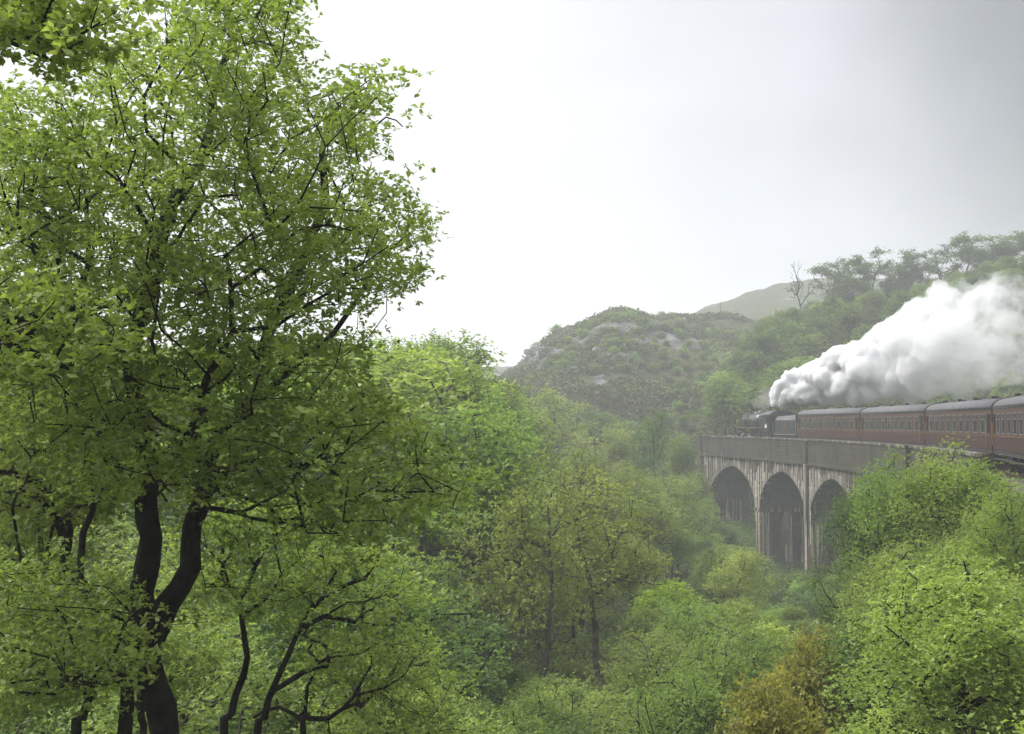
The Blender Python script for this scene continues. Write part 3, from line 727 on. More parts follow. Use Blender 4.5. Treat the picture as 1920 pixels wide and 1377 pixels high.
    for y in (-.8, .8):
        mb = MB(); mb.box(6.02, 6.22, y - .1, y + .1, 1.42, 1.72); mb.lathe((6.22, y, 1.57), 'x', [(0, .09), (.05, .09)], 12); mb.build('headlamp', M['white_paint'], root)
    # cab steps
    mb = MB(); mb.box(-4.3, -3.6, 1.05, 1.3, .55, .6); mb.box(-4.3, -3.6, 1.05, 1.3, .95, 1.0); mb.box(-4.28, -4.22, 1.05, 1.1, .6, 1.5); mb.build('cab_step', M['steel'], root)
    return root
place(build_loco(), S_HEAD + 8.1 + 5.6, 11.4)

# ------------------------------------------------------------------ trees
def sweep(paths, V, Q, off):
    for pts, rad in paths:
        n = 5 if rad[0] < .05 else (7 if rad[0] < .14 else 12)
        pts = np.asarray(pts); T = np.gradient(pts, axis=0); T /= np.linalg.norm(T, axis=1)[:, None] + 1e-9
        up = np.array([.31, .95, .05]); U = np.cross(T, up); U /= np.linalg.norm(U, axis=1)[:, None] + 1e-9; W = np.cross(T, U)
        a = np.linspace(0, 2 * math.pi, n, endpoint=False)
        jit = (1 + .09 * np.sin(3 * a[None, :] + 2.1 * pts[:, 2:3]) + .06 * np.sin(5 * a[None, :] - 3.3 * pts[:, 2:3] + 1) + .05 * np.sin(11 * pts[:, 2:3])) if rad[0] > .1 else 1
        ring = pts[:, None, :] + (rad[:, None] * jit)[:, :, None] * (np.cos(a)[None, :, None] * U[:, None, :] + np.sin(a)[None, :, None] * W[:, None, :]) if rad[0] > .1 else pts[:, None, :] + rad[:, None, None] * (np.cos(a)[None, :, None] * U[:, None, :] + np.sin(a)[None, :, None] * W[:, None, :])
        m = len(pts); V.append(ring.reshape(-1, 3))
        i, j = np.meshgrid(np.arange(m - 1), np.arange(n), indexing='ij'); j2 = (j + 1) % n
        Q.append(np.stack([off + i * n + j, off + i * n + j2, off + (i + 1) * n + j2, off + (i + 1) * n + j], -1).reshape(-1, 4)); off += m * n
    return off
def smooth_poly(pts, seg):
    pts = np.asarray(pts, float); out = [pts[0]]
    n = len(pts)
    for i in range(n - 1):
        p0 = pts[max(i - 1, 0)]; p1 = pts[i]; p2 = pts[i + 1]; p3 = pts[min(i + 2, n - 1)]
        k = max(2, int(np.linalg.norm(p2 - p1) / seg))
        for q in range(1, k + 1):
            t = q / k; out.append(.5 * ((2 * p1) + (-p0 + p2) * t + (2 * p0 - 5 * p1 + 4 * p2 - p3) * t * t + (-p0 + 3 * p1 - 3 * p2 + p3) * t ** 3))
    return np.array(out)
class Skel:
    def __init__(s, seed): s.p = np.zeros((20000, 3)); s.par = np.full(20000, -1); s.len = np.zeros(20000); s.fix = np.zeros(20000); s.n = 0; s.r = np.random.default_rng(seed)
    def add(s, p, par, fix=0):
        i = s.n; s.p[i] = p; s.par[i] = par; s.fix[i] = fix; s.len[i] = 0 if par < 0 else s.len[par] + np.linalg.norm(s.p[par] - p); s.n += 1; return i
    def limb(s, pts, r0, r1, seg=.3, start=None):
        pts = smooth_poly(pts, seg); n = len(pts); ph = s.r.uniform(0, 6.28, 6); u_ = np.arange(n) * seg
        wob = np.stack([np.sin(u_ * 3.1 + ph[0]) + .6 * np.sin(u_ * 7.3 + ph[1]), np.sin(u_ * 2.7 + ph[2]) + .6 * np.sin(u_ * 6.1 + ph[3]), .5 * np.sin(u_ * 4.3 + ph[4])], 1)
        env = np.minimum(1, np.arange(n) / 3.0)[:, None]; pts = pts + wob * env * min(.05, .02 + r0 * .15)
        if s.n == 0: last = s.add(pts[0], -1, r0); k0 = 1
        else: last = int(np.argmin(np.linalg.norm(s.p[:s.n] - pts[0], axis=1))); k0 = 1
        for i in range(k0, n):
            last = s.add(pts[i], last, r0 + (r1 - r0) * i / (n - 1))
        return last
    def reach(s, A, pen=.3, wig=.12, seg=.35, up=.0, tips=True):
        base = s.n; d0 = np.array([np.min(np.linalg.norm(s.p[:base] - a, axis=1)) for a in A]); out = []
        for i in np.argsort(d0):
            a = A[i]; d = np.linalg.norm(s.p[:s.n] - a, axis=1)
            # prefer parents that are lower than the target
            c = d + pen * s.len[:s.n] + .5 * np.maximum(s.p[:s.n, 2] - a[2], 0)
            j = int(np.argmin(c)); D = d[j]
            if D < .02: out.append(j); continue
            k = max(1, int(D / seg)); p0 = s.p[j].copy()
            g = (s.p[j] - s.p[s.par[j]]) if s.par[j] >= 0 else np.array([0, 0, 1.]); g = g / (np.linalg.norm(g) + 1e-9)
            ctrl = p0 + g * D * .3 + (a - p0) * .25 + s.r.normal(size=3) * wig * D + np.array([0, 0, up * D]); last = j
            for q in range(1, k + 1):
                t = q / k; pt = (1 - t) ** 2 * p0 + 2 * t * (1 - t) * ctrl + t * t * a
                if q < k: pt = pt + s.r.normal(size=3) * min(.05, .03 * D)
                last = s.add(pt, last)
            out.append(last)
        return out
    def paths(s, r_tip, r_root, cut=None):
        n = s.n; w = np.zeros(n); ch = [[] for _ in range(n)]
        for i in range(n):
            if s.par[i] >= 0: ch[s.par[i]].append(i)
        for i in range(n - 1, -1, -1):
            if not ch[i]: w[i] += 1
            if s.par[i] >= 0: w[s.par[i]] += w[i]
        e = math.log(max(r_root / r_tip, 1.01)) / math.log(max(w[0], 2)); rad = r_tip * w ** e
        rad = np.where(s.fix[:n] > 0, s.fix[:n], rad)
        for i in range(1, n):
            if rad[i] > rad[s.par[i]] * .98: rad[i] = rad[s.par[i]] * .98
        res = []; st = [(0, -1)]
        while st:
            i, pr = st.pop(); idx = [] if pr < 0 else [pr]
            while True:
                idx.append(i)
                if not ch[i]: break
                c = sorted(ch[i], key=lambda q: -rad[q] - (1 if s.fix[q] > 0 else 0))
                for q in c[1:]: st.append((q, i))
                i = c[0]
            r_ = rad[idx].copy()
            if pr >= 0: r_[0] = min(r_[0], r_[1] * 1.25)
            if len(idx) > 1: res.append((s.p[idx], r_))
        return res
def leaves(C, per, sig, size, rg, flat=.6, aspect=.7, upb=.6, jitter_per=.4, ros=0):
    """C cluster centres; diamond leaves scattered round each"""
    cnt = np.maximum(1, (per * (1 + rg.normal(size=len(C)) * jitter_per))).astype(int)
    idx = np.repeat(np.arange(len(C)), cnt); n = len(idx)
    off = rg.normal(size=(n, 3)) * sig * np.array([1, 1, flat])
    if ros: off = off[(np.arange(n) // ros) * ros]; same = idx == idx[(np.arange(n) // ros) * ros]; off = np.where(same[:, None], off, off * .5)
    ctr = C[idx] + off
    nrm = rg.normal(size=(n, 3)); nrm[:, 2] += upb * 2 * np.sign(nrm[:, 2] + .6); nrm /= np.linalg.norm(nrm, axis=1)[:, None]
    t = rg.normal(size=(n, 3)); t -= (t * nrm).sum(1)[:, None] * nrm; t /= np.linalg.norm(t, axis=1)[:, None] + 1e-9; b = np.cross(nrm, t)
    L = size * rg.uniform(.55, 1.4, n)[:, None]; Wd = L * aspect
    if ros: ctr = ctr + t * L * .55
    fold = nrm * L * rg.uniform(-.12, .3, n)[:, None]
    V = np.stack([ctr - t * L * .5, ctr + b * Wd * .5 + fold - t * L * .05, ctr + t * L * .5, ctr - b * Wd * .5 + fold + t * L * .05], 1).reshape(-1, 3)
    Q = np.arange(n * 4).reshape(-1, 4)
    tint = np.clip(.5 + rg.normal(size=len(C))[idx] * .24 + rg.normal(size=n) * .2, 0, 1)
    return V, Q, tint
def trunk_mesh(sk, rt, rr, mat, name='trunk'):
    V = []; Q = []; sweep(sk.paths(rt, rr), V, Q, 0); return mesh_np(name, np.concatenate(V), np.concatenate(Q), mat, smooth=True)

def generic_tree(seed, H, W, nblob, nclump, per, leaf, sig, trunk=.2, base=.25, mat='wood_leaf', bark='bark', lean=.4, shape='round', seg=.6):
    rg = np.random.default_rng(seed); sk = Skel(seed)
    top = np.array([rg.normal() * lean, rg.normal() * lean, H * .8])
    sk.limb([(0, 0, -1.2), (0, 0, 0), (top[0] * .2 + rg.normal() * .2, top[1] * .2, H * .25), (top[0] * .6, top[1] * .6 + rg.normal() * .3, H * .52), top], trunk, trunk * .25, seg)
    zc = H * (base + 1) / 2; rz = H * (1 - base) / 2; B = []
    for k in range(nblob):
        v = rg.normal(size=3); v /= np.linalg.norm(v); f = rg.uniform(.35, .72)
        B.append((v[0] * W / 2 * f, v[1] * W / 2 * f, zc + v[2] * rz * f, rg.uniform(.24, .40) * W / 2 * 1.25))
    B.append((0, 0, zc + rz * .45, W * .24))
    pts = []
    for k in range(nclump):
        b = B[rg.integers(len(B))]; v = rg.normal(size=3); v /= np.linalg.norm(v); r = b[3] * rg.uniform(.55, 1.0) ** .5
        q = np.array([b[0] + v[0] * r, b[1] + v[1] * r, b[2] + v[2] * r * .85]); 
        if shape == 'cone': q[:2] *= np.clip(1.25 - (q[2] / H), .25, 1)
        q[2] = min(max(q[2], H * base * .6), H - sig * .8); pts.append(q)
    A = np.array(pts); sk.reach(A, pen=.25, wig=.1, seg=seg)
    V, Q, t = leaves(A, per, sig, leaf, rg, ros=4, aspect=.6)
    z = V.reshape(-1, 4, 3)[:, 0, 2]
    cm = mesh_np('crown', V, Q, M[mat], tint=t); tm = trunk_mesh(sk, .02 if leaf < .25 else .035, trunk, M[bark])
    return cm, tm, H, W
def plant(var, x, y, H=None, W=None, rz=None, z=None, name='tree', mat=None, **k):
    cm, tm, H0, W0 = var
    if z is None: z = tz(x, y)
    o = empty(name, (x, y, z), rng.uniform(0, 6.28) if rz is None else rz, **k)
    sz = (H or H0) / H0; sx = (W or W0 * sz) / W0; o.scale = (sx, sx, sz)
    if tm: obj('trunk', tm, o)
    if cm:
        c = obj('crown', cm, o)
        if mat: c.material_slots[0].link = 'OBJECT'; c.material_slots[0].material = M[mat]
    return o
def at(px, d): return (px - 960) / F * d
def pz(py, d): return (HZ - py) / F * d

# ---- hero oaks at the left, traced limbs (pixel column, row, distance)
def poly_sample(poly, n, rg, d0, d1, holes=()):
    poly = np.array(poly, float); lo = poly.min(0); hi = poly.max(0); out = []
    def inside(pts, pg):
        x, y = pts[:, 0], pts[:, 1]; r = np.zeros(len(pts), bool); j = len(pg) - 1
        for i in range(len(pg)):
            c = ((pg[i, 1] > y) != (pg[j, 1] > y)) & (x < (pg[j, 0] - pg[i, 0]) * (y - pg[i, 1]) / (pg[j, 1] - pg[i, 1] + 1e-9) + pg[i, 0]); r ^= c; j = i
        return r
    while len(out) < n:
        q = rg.uniform(lo, hi, (n * 3, 2)); ok = inside(q, poly)
        for h in holes: ok &= (((q[:, 0] - h[0]) / h[2]) ** 2 + ((q[:, 1] - h[1]) / h[3]) ** 2) > 1
        out += list(q[ok])
    q = np.array(out[:n]); d = rg.uniform(d0, d1, n)
    return np.stack([(q[:, 0] - 960) / F * d, d, (HZ - q[:, 1]) / F * d], 1)
def w3(pts): return [((a - 960) / F * d, d, (HZ - b) / F * d) for a, b, d in pts]

def hero(name, limbs, clumps, per, leaf, sig, seed, rt, label, mat='oak_leaf', group=None, rr=.2, wig=.12, pen=.3):
    sk = Skel(seed); first = True
    for k, (pts, r0, r1) in enumerate(limbs):
        q = w3(pts)
        if k == 0:
            a = q[0]; zg = tz(a[0], a[1]); 
            if zg < a[2]: q = [(a[0] * 1.01, a[1], zg - .4)] + q
        sk.limb(q, r0, r1, .25)
    base = Vector(sk.p[0]); 
    n_l = sk.n; A = clumps; sk.reach(A, pen=pen, wig=wig, seg=.3)
    # twigs: extra short branching round every clump
    rg = np.random.default_rng(seed + 1)
    sub = (A[:, None, :] + rg.normal(size=(len(A), 3, 3)) * sig * np.array([1, 1, .6])).reshape(-1, 3)
    sub = sub[:16000 // 3]
    V, Q, t = leaves(sub, per / 3, sig * .6, leaf, rg, flat=.6, upb=.5, aspect=.55, ros=6)
    root = empty(name, base, 0, label=label, cat='tree', group=group)
    b = np.array(base)
    cm = mesh_np('crown', V - b, Q, M[mat], tint=t); obj('crown', cm, root)
    P_ = sk.paths(rt, rr)
    big = [p for p in P_ if p[1].max() > .075]; small = [p for p in P_ if p[1].max() <= .075]
    for i, p in enumerate(big):
        V_ = []; Q_ = []; sweep([p], V_, Q_, 0); obj('trunk' if i == 0 else 'limb', mesh_np('limb', V_[0] - b, Q_[0], M['bark'], smooth=True), root)
    if small:
        V_ = []; Q_ = []; sweep(small, V_, Q_, 0); obj('twigs', mesh_np('twigs', np.concatenate(V_) - b, np.concatenate(Q_), M['bark'], smooth=True), root, kind='stuff')
    return root

rg = np.random.default_rng(11)
crownA = poly_sample([(290, 0), (300, -60), (560, -60), (560, 20), (572, 62), (545, 110), (560, 150), (640, 145), (720, 142), (740, 180), (768, 232), (735, 250), (690, 262), (670, 300), (708, 348), (750, 385), (822, 408), (818, 440), (772, 472), (770, 545), (700, 560), (690, 640), (640, 700), (720, 740), (800, 800), (870, 880), (850, 960), (780, 1000), (640, 1010), (470, 980), (380, 900), (300, 950), (150, 900), (60, 800), (-60, 640), (-60, 180), (60, 170), (110, 110), (200, 90), (270, 70)],
                     1420, rg, 11.0, 17.5, holes=((250, 40, 50, 75), (40, 125, 75, 50), (590, 130, 40, 20), (655, 590, 30, 24), (400, 420, 16, 20), (700, 240, 34, 22), (620, 110, 28, 20), (500, 300, 26, 16), (330, 250, 14, 16), (570, 610, 24, 20), (60, 500, 30, 22), (470, 620, 16, 14)))
lowA = poly_sample([(-60, 1040), (150, 1060), (260, 1120), (280, 1250), (180, 1300), (0, 1330), (-60, 1330)], 150, rg, 12, 15)
hero('oak_tree', [([(330, 1520, 14), (318, 1377, 14), (303, 1280, 14), (287, 1205, 14)], .25, .235),
                  ([(287, 1205, 14), (266, 1110, 14), (283, 1010, 13.9), (288, 930, 13.7), (270, 820, 13.5), (240, 700, 13.2), (262, 600, 13), (300, 480, 13), (312, 380, 13.2), (365, 310, 13.4), (400, 180, 13.6), (420, 60, 14)], .15, .03),
                  ([(293, 1200, 14), (322, 1130, 14), (352, 1060, 14.1), (362, 985, 14.2), (395, 900, 14.2), (405, 830, 14.4), (470, 760, 14.6), (500, 640, 15), (560, 500, 15), (600, 370, 15), (610, 250, 15.2), (650, 200, 15.4)], .135, .03),
                  ([(362, 985, 14.2), (400, 905, 13.9), (470, 868, 13.6), (560, 872, 13.3), (640, 850, 13)], .06, .02),
                  ([(470, 760, 14.6), (540, 700, 15), (640, 600, 15.5), (720, 480, 16), (770, 430, 16)], .055, .015),
                  ([(288, 930, 13.7), (340, 850, 13), (380, 740, 12.4), (430, 620, 12), (420, 480, 11.8)], .07, .02),
                  ([(240, 700, 13.2), (180, 600, 13), (100, 520, 12.6), (20, 420, 12.4)], .06, .02),
                  ([(610, 250, 15.2), (650, 272, 15.3), (690, 240, 15.4), (720, 215, 15.5), (750, 235, 15.5)], .022, .008)],
     np.concatenate([crownA, lowA]), 92, .068, .19, 31, .006, 'large forked oak with black trunk, tallest crown in the left foreground', rr=.25)

crownB = poly_sample([(-80, 700), (100, 690), (240, 760), (260, 900), (200, 980), (60, 990), (-80, 960)], 300, rg, 15.5, 20)
crownB2 = poly_sample([(-80, 1000), (60, 1010), (120, 1100), (60, 1200), (-80, 1200)], 60, rg, 16, 19)
hero('oak_tree', [([(250, 1390, 17), (225, 1200, 17), (160, 1085, 17), (128, 1060, 17), (112, 990, 17), (90, 920, 17), (84, 860, 17.2), (60, 790, 17.4), (70, 700, 17.6)], .16, .04),
                  ([(90, 920, 17), (60, 900, 16.8), (20, 888, 16.6), (-50, 880, 16.4)], .085, .04),
                  ([(100, 950, 17), (50, 922, 17.1), (-40, 930, 17.4)], .06, .03),
                  ([(128, 1050, 17), (135, 990, 17.2), (125, 950, 17.3), (140, 900, 17.4), (190, 870, 17.5)], .06, .02)],
     np.concatenate([crownB, crownB2]), 90, .074, .22, 37, .006, 'oak with curved black trunk just left of the large forked oak', rr=.16)

crownC = poly_sample([(-140, -70), (150, -70), (225, 0), (215, 60), (150, 95), (60, 95), (0, 60), (-140, 100)], 110, rg, 8.2, 10.5, holes=((20, 75, 30, 20),))
crownC2 = poly_sample([(-140, 430), (30, 500), (160, 560), (260, 600), (200, 680), (60, 700), (-140, 740)], 90, rg, 8.8, 11.5)
hero('oak_tree', [([(-500, 1600, 10), (-420, 1100, 10), (-360, 800, 10), (-320, 500, 9.8), (-260, 200, 9.6), (-160, 60, 9.4)], .2, .05),
                  ([(-360, 800, 10), (-200, 690, 10), (-60, 640, 10), (20, 636, 10), (80, 612, 10), (150, 570, 10.2), (240, 575, 10.4)], .11, .02),
                  ([(-60, 640, 10), (10, 652, 9.8), (70, 660, 9.7), (120, 690, 9.6)], .05, .02),
                  ([(-60, 636, 10), (0, 610, 10.2), (70, 590, 10.5), (130, 590, 10.8)], .05, .02),
                  ([(-260, 200, 9.6), (-120, 110, 9.4), (-20, 70, 9.3), (40, 85, 9.3), (110, 112, 9.3)], .05, .01)],
     np.concatenate([crownC, crownC2]), 64, .075, .15, 41, .005, 'oak outside the left edge reaching in with its limbs and top leaves', rr=.2)

# thin dark understorey oaks at lower left
under = [
 ([([(430, 1420, 19), (440, 1330, 19), (462, 1230, 19), (455, 1120, 19.2), (425, 1085, 19.4), (410, 1000, 19.8)], .13, .03), ([(458, 1130, 19.2), (480, 1060, 19.4), (520, 1000, 19.5)], .05, .02)],
  [(330, 960), (560, 930), (640, 1020), (600, 1120), (480, 1150), (380, 1100)], (18, 21), 'slim dark tree with curved trunk right of the large oak trunk'),
 ([([(480, 1430, 18), (500, 1340, 18), (530, 1270, 18), (560, 1180, 18.3), (600, 1120, 18.6), (690, 1085, 19)], .11, .03), ([(600, 1120, 18.6), (630, 1070, 19), (600, 1040, 19)], .03, .02)],
  [(520, 1020), (720, 1010), (820, 1120), (760, 1240), (600, 1260), (540, 1140)], (18, 22), 'slanting dark stem leaning right at the bottom, right of the large oak'),
 ([([(575, 1450, 20), (575, 1330, 20), (570, 1335, 20)], .09, .07), ([(572, 1345, 20), (530, 1320, 20), (480, 1340, 20)], .045, .02), ([(575, 1335, 20), (620, 1340, 20), (670, 1300, 20.4), (700, 1240, 20.8)], .05, .02)],
  [(560, 1210), (820, 1190), (860, 1300), (780, 1370), (620, 1300)], (20, 24), 'low tree with level crooked branches at the bottom centre left'),
 ([([(150, 1440, 16), (165, 1340, 16), (200, 1270, 16.2), (215, 1190, 16.4)], .12, .05), ([(190, 1290, 16.1), (170, 1220, 16.4), (120, 1180, 16.6)], .05, .02)],
  [(20, 1150), (250, 1140), (260, 1260), (120, 1300), (0, 1290)], (15, 18), 'dark leaning stem at the bottom, left of the large oak trunk'),
 ([([(-30, 1400, 18), (0, 1250, 18), (60, 1110, 18), (80, 1040, 18.2), (70, 980, 18.5)], .1, .04)],
  [(-80, 1000), (100, 980), (150, 1080), (60, 1200), (-80, 1220)], (17, 20), 'dark slanting trunk at the left edge below the curved oak'),
 ([([(270, 1430, 21), (275, 1330, 21), (268, 1230, 21)], .12, .06)], [(180, 1180), (400, 1160), (420, 1270), (240, 1290)], (20, 22.5), 'thin dark trunk hidden right behind the base of the large oak'),
]
for i, (lim, pol, dd, lab) in enumerate(under):
    hero('oak_sapling', lim, poly_sample(pol, 120, rg, *dd), 84, .075, .22, 60 + i, .006, lab, mat='oak_leaf' if i % 2 else 'wood_leaf', rr=.12)

# ---- mid-distance variants
VM = [generic_tree(100 + i, H, W, nb, nc, per, lf, .42, tr, base, mat, bk, .5) for i, (H, W, nb, nc, per, lf, tr, base, mat, bk) in enumerate([
    (11, 8.5, 8, 230, 95, .17, .2, .2, 'wood_leaf', 'bark'), (12, 8, 9, 240, 90, .17, .2, .22, 'wood_leaf', 'bark'), (10, 7, 8, 200, 95, .16, .17, .15, 'birch_leaf', 'pale_bark'),
    (13, 8, 10, 250, 85, .16, .2, .25, 'birch_leaf', 'pale_bark'), (9, 7.5, 7, 200, 95, .17, .16, .1, 'lime_leaf', 'bark')])]
VT = [generic_tree(150 + i, H, W, nb, nc, per, .16, .38, .24, base, 'birch_leaf', 'pale_bark', .8) for i, (H, W, nb, nc, per, base) in enumerate([(13, 8.5, 9, 220, 62, .36), (13, 7, 9, 170, 55, .34)])]
VF = [generic_tree(200 + i, H, W, nb, nc, per, lf, .6, tr, base, 'hill_leaf', 'bark', .5, seg=1.0) for i, (H, W, nb, nc, per, lf, tr, base) in enumerate([
    (9, 8, 8, 110, 60, .36, .2, .15), (10, 7.5, 7, 110, 60, .36, .2, .2), (8, 7, 7, 100, 60, .34, .18, .1), (11, 8, 9, 120, 60, .36, .2, .25)])]
VB = [generic_tree(300 + i, 3.2, 4.6, 5, 55, 45, .30, .42, .07, .0, 'hill_leaf', 'bark', .2, seg=.8) for i in range(3)]

# ---- placed mid-distance trees: px, d, top row, width px, variant, material, label
TR = [
 (1010, 44, 832, 300, 2, 'birch_leaf', 'rounded pale green birch in the middle of the valley with twin dark stems'),
 (1140, 48, 850, 260, 3, 'birch_leaf', 'tall sparse birch with a long bare grey trunk right of the rounded birch'),
 (1250, 60, 1075, 190, 4, 'lime_leaf', 'bright lime green young tree below the left end of the viaduct'),
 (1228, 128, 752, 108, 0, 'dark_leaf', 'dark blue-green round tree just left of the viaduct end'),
 (1265, 112, 870, 150, 1, 'birch_leaf', 'pale tree standing against the left abutment of the viaduct'),
 (1185, 92, 852, 170, 1, 'birch_leaf', 'feathery pale tree below the dark round tree, left of the viaduct'),
 (1248, 104, 862, 130, 2, 'birch_leaf', 'second feathery pale tree, nearest to the left end of the viaduct'),
 (1090, 80, 822, 200, 0, 'birch_leaf', 'wide pale tree behind the tall sparse birch'),
 (1278, 138, 796, 90, 1, 'wood_leaf', 'yellowish bushy tree touching the left end of the parapet'),
 (1298, 126, 868, 100, 1, 'wood_leaf', 'small tree covering the left end wall of the viaduct'),
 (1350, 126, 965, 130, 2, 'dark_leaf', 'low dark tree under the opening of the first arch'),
 (1320, 118, 925, 110, 0, 'wood_leaf', 'slim tree in front of the first arch of the viaduct'),
 (940, 62, 900, 220, 1, 'birch_leaf', 'yellowish green tree left of the rounded birch'),
 (1030, 150, 712, 190, 0, 'birch_leaf', 'broad dome-shaped tree at the foot of the heather hill'),
 (1120, 140, 775, 170, 2, 'birch_leaf', 'dome-shaped tree below the heather hill, left of the dark round tree'),
 (930, 120, 745, 150, 1, 'wood_leaf', 'green tree at the foot of the hill beside the big oak crown'),
 (1425, 21, 1225, 280, 4, 'orange_leaf', 'yellow-brown leafed young tree at the bottom right of centre'),
 (1520, 25, 1150, 230, 4, 'orange_leaf', 'upper yellow-brown young tree under the right-hand treetops'),
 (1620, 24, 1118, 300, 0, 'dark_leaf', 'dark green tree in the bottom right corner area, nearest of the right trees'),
]
def placed(px, d, top, wpx, var, mat, lab, **k):
    x = at(px, d); z0 = tz(x, d); H = pz(top, d) - z0; W = wpx / F * d
    return plant(var, x, d, max(H, 2.5), W, mat=mat, label=lab, cat='tree', name='birch_tree' if 'birch' in lab else 'tree', **k)
for i, (px, d, top, wpx, v, mat, lab) in enumerate(TR): placed(px, d, top, wpx, VT[i] if i < 2 else VM[v], mat, lab)

# ---- bigger right-hand near trees, denser leaves of their own
VN = [generic_tree(400 + i, H, W, nb, nc, per, lf, .38, .17, .2, mat, bk, .5, seg=.5) for i, (H, W, nb, nc, per, lf, mat, bk) in enumerate([
    (12, 8.0, 10, 330, 125, .105, 'wood_leaf', 'bark'), (12, 7.5, 10, 300, 120, .10, 'birch_leaf', 'pale_bark'), (10, 7.0, 8, 260, 125, .10, 'birch_leaf', 'bark')])]
NR = [(1905, 27, 850, 240, 1, 'wood_leaf', 'bushy young tree at the right edge just under the nearest carriage'),
      (1775, 34, 782, 330, 0, 'wood_leaf', 'leafy green tree whose top hides the lower side of the third carriage'),
      (1672, 37, 800, 250, 0, 'wood_leaf', 'leafy green tree just left of the highest right-hand treetop'),
      (1838, 33, 835, 190, 0, 'wood_leaf', 'green tree just right of the highest right-hand treetop, under the carriages'),
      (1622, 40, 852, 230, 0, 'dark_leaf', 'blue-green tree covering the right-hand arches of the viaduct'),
      (1860, 30, 890, 260, 1, 'birch_leaf', 'pale birch with thin grey stem under the nearest carriages'),
      (1745, 26, 1130, 300, 2, 'birch_leaf', 'yellow-green birch at the bottom right, right of the dark tree'),
      (1920, 23, 1080, 340, 1, 'birch_leaf', 'birch cut off by the bottom right corner of the photo'),
      (1690, 30, 960, 260, 1, 'birch_leaf', 'yellow-green birch in the middle of the right-hand trees')]
for px, d, top, wpx, v, mat, lab in NR: placed(px, d, top, wpx, VN[v], mat, lab)

# ---- scattered woods
placed_xy = [(at(t[0], t[1]), t[1], t[3] / F * t[1] * .35) for t in TR + NR]
def lim_near(px): return np.interp(px, [-200, 500, 700, 840, 900, 960, 1180, 1230, 1250, 1300, 1400, 1430, 1560, 1600, 1650, 1750, 1950], [900, 880, 850, 1010, 1150, 1200, 1220, 1070, 1040, 1090, 1100, 1120, 1120, 1080, 1020, 930, 930])
def lim_mid(px): return np.interp(px, [-200, 500, 700, 780, 830, 880, 935, 1000, 1150, 1250, 1290, 1330, 1400, 1420, 1560, 1600, 2000], [640, 610, 585, 570, 595, 640, 690, 755, 800, 850, 890, 985, 1005, 1085, 1095, 1000, 900])
def scatter(n, dr, pxr, spacing, vars_, hr, lim, names, label, group, seed, mats=None, tries=60, ok=None, cat='tree', lim2=False, wf=1.0, rows=None):
    r_ = np.random.default_rng(seed); cnt = 0; t = 0; got = []
    while cnt < n and t < n * tries:
        t += 1; d = math.sqrt(r_.uniform(dr[0] ** 2, dr[1] ** 2)); px = r_.uniform(*pxr); x = at(px, d)
        s_, o_ = so(x, d)
        if abs(o_) < (3.6 if lim2 else 5.5): continue
        if ok is not None and not ok(x, d, s_, o_, px): continue
        if any((x - a) ** 2 + (d - b) ** 2 < max(spacing, c) ** 2 for a, b, c in placed_xy): continue
        z0 = tz(x, d); H = r_.uniform(*hr)
        if lim is not None:
            zt = pz(float(lim(px)) + r_.uniform(0, 25), d)
            if z0 + H > zt: H = zt - z0
            if H < hr[0] * .45: continue
        v = vars_[r_.integers(len(vars_))]
        if d < 40 and cat == 'tree' and vars_ is not VN: v = VN[r_.integers(3)]
        if cat == 'bush' and d > 255: H = min(H, 1.3)
        to = plant(v, x, d, H, max(v[3] * H / v[2], hr[0] * .55) * wf * r_.uniform(.9, 1.15), z=z0 - .2, name=names, mat=None if mats is None else mats[r_.integers(len(mats))], label=label, cat=cat, group=group)
        placed_xy.append((x, d, spacing)); cnt += 1; got.append((px, d, to))
    if rows:
        got.sort(key=lambda q: q[1]); k_ = math.ceil(len(got) / len(rows))
        for i in range(len(rows)):
            row = sorted(got[i * k_:(i + 1) * k_], key=lambda q: q[0])
            for j, (px, d, o) in enumerate(row):
                o['label'] = '%s, %s from the left in the %s row' % (label, ORD[j], rows[i])
    return cnt
ORD = ['first', 'second', 'third', 'fourth', 'fifth', 'sixth', 'seventh', 'eighth', 'ninth', 'tenth', 'eleventh', 'twelfth', 'thirteenth', 'fourteenth', 'fifteenth', 'sixteenth', 'seventeenth', 'eighteenth', 'nineteenth', 'twentieth']
R4 = ('front', 'second', 'third', 'back'); R3 = ('front', 'middle', 'back')
VMw = [VM[0], VM[1], VM[2], VM[3]]
c1 = scatter(34, (24, 52), (-150, 800), 3.6, VMw, (8, 13), lim_near, 'tree', 'leafy tree behind the large oaks', 'trees of the wood behind the large oaks', 1, mats=['wood_leaf', 'dark_leaf', 'oak_leaf', 'dark_leaf'], rows=R3)  # dark_leaf entries paint the wood's shade into the leaf colour
c2 = scatter(46, (52, 100), (-100, 935), 5.0, VMw, (13, 21), lim_mid, 'tree', 'tall tree of the left treeline', 'trees of the far treeline left of the hill', 2, mats=['wood_leaf', 'wood_leaf', 'oak_leaf'], wf=1.1, rows=R4)
c3 = scatter(75, (26, 66), (840, 1640), 3.4, VMw + [VM[4]], (5, 10), lim_near, 'birch_tree', 'young birch of the valley thicket', 'birches of the valley thicket', 3, mats=['birch_leaf', 'wood_leaf', 'birch_leaf'], rows=R3)
c4 = scatter(70, (62, 122), (900, 1620), 4.8, VMw, (6, 11), lim_mid, 'tree', 'tree of the wood below the arches', 'trees of the wood below the viaduct', 4, mats=['birch_leaf', 'wood_leaf', 'birch_leaf'], ok=lambda x, d, s, o, px: o > 7, rows=R3)
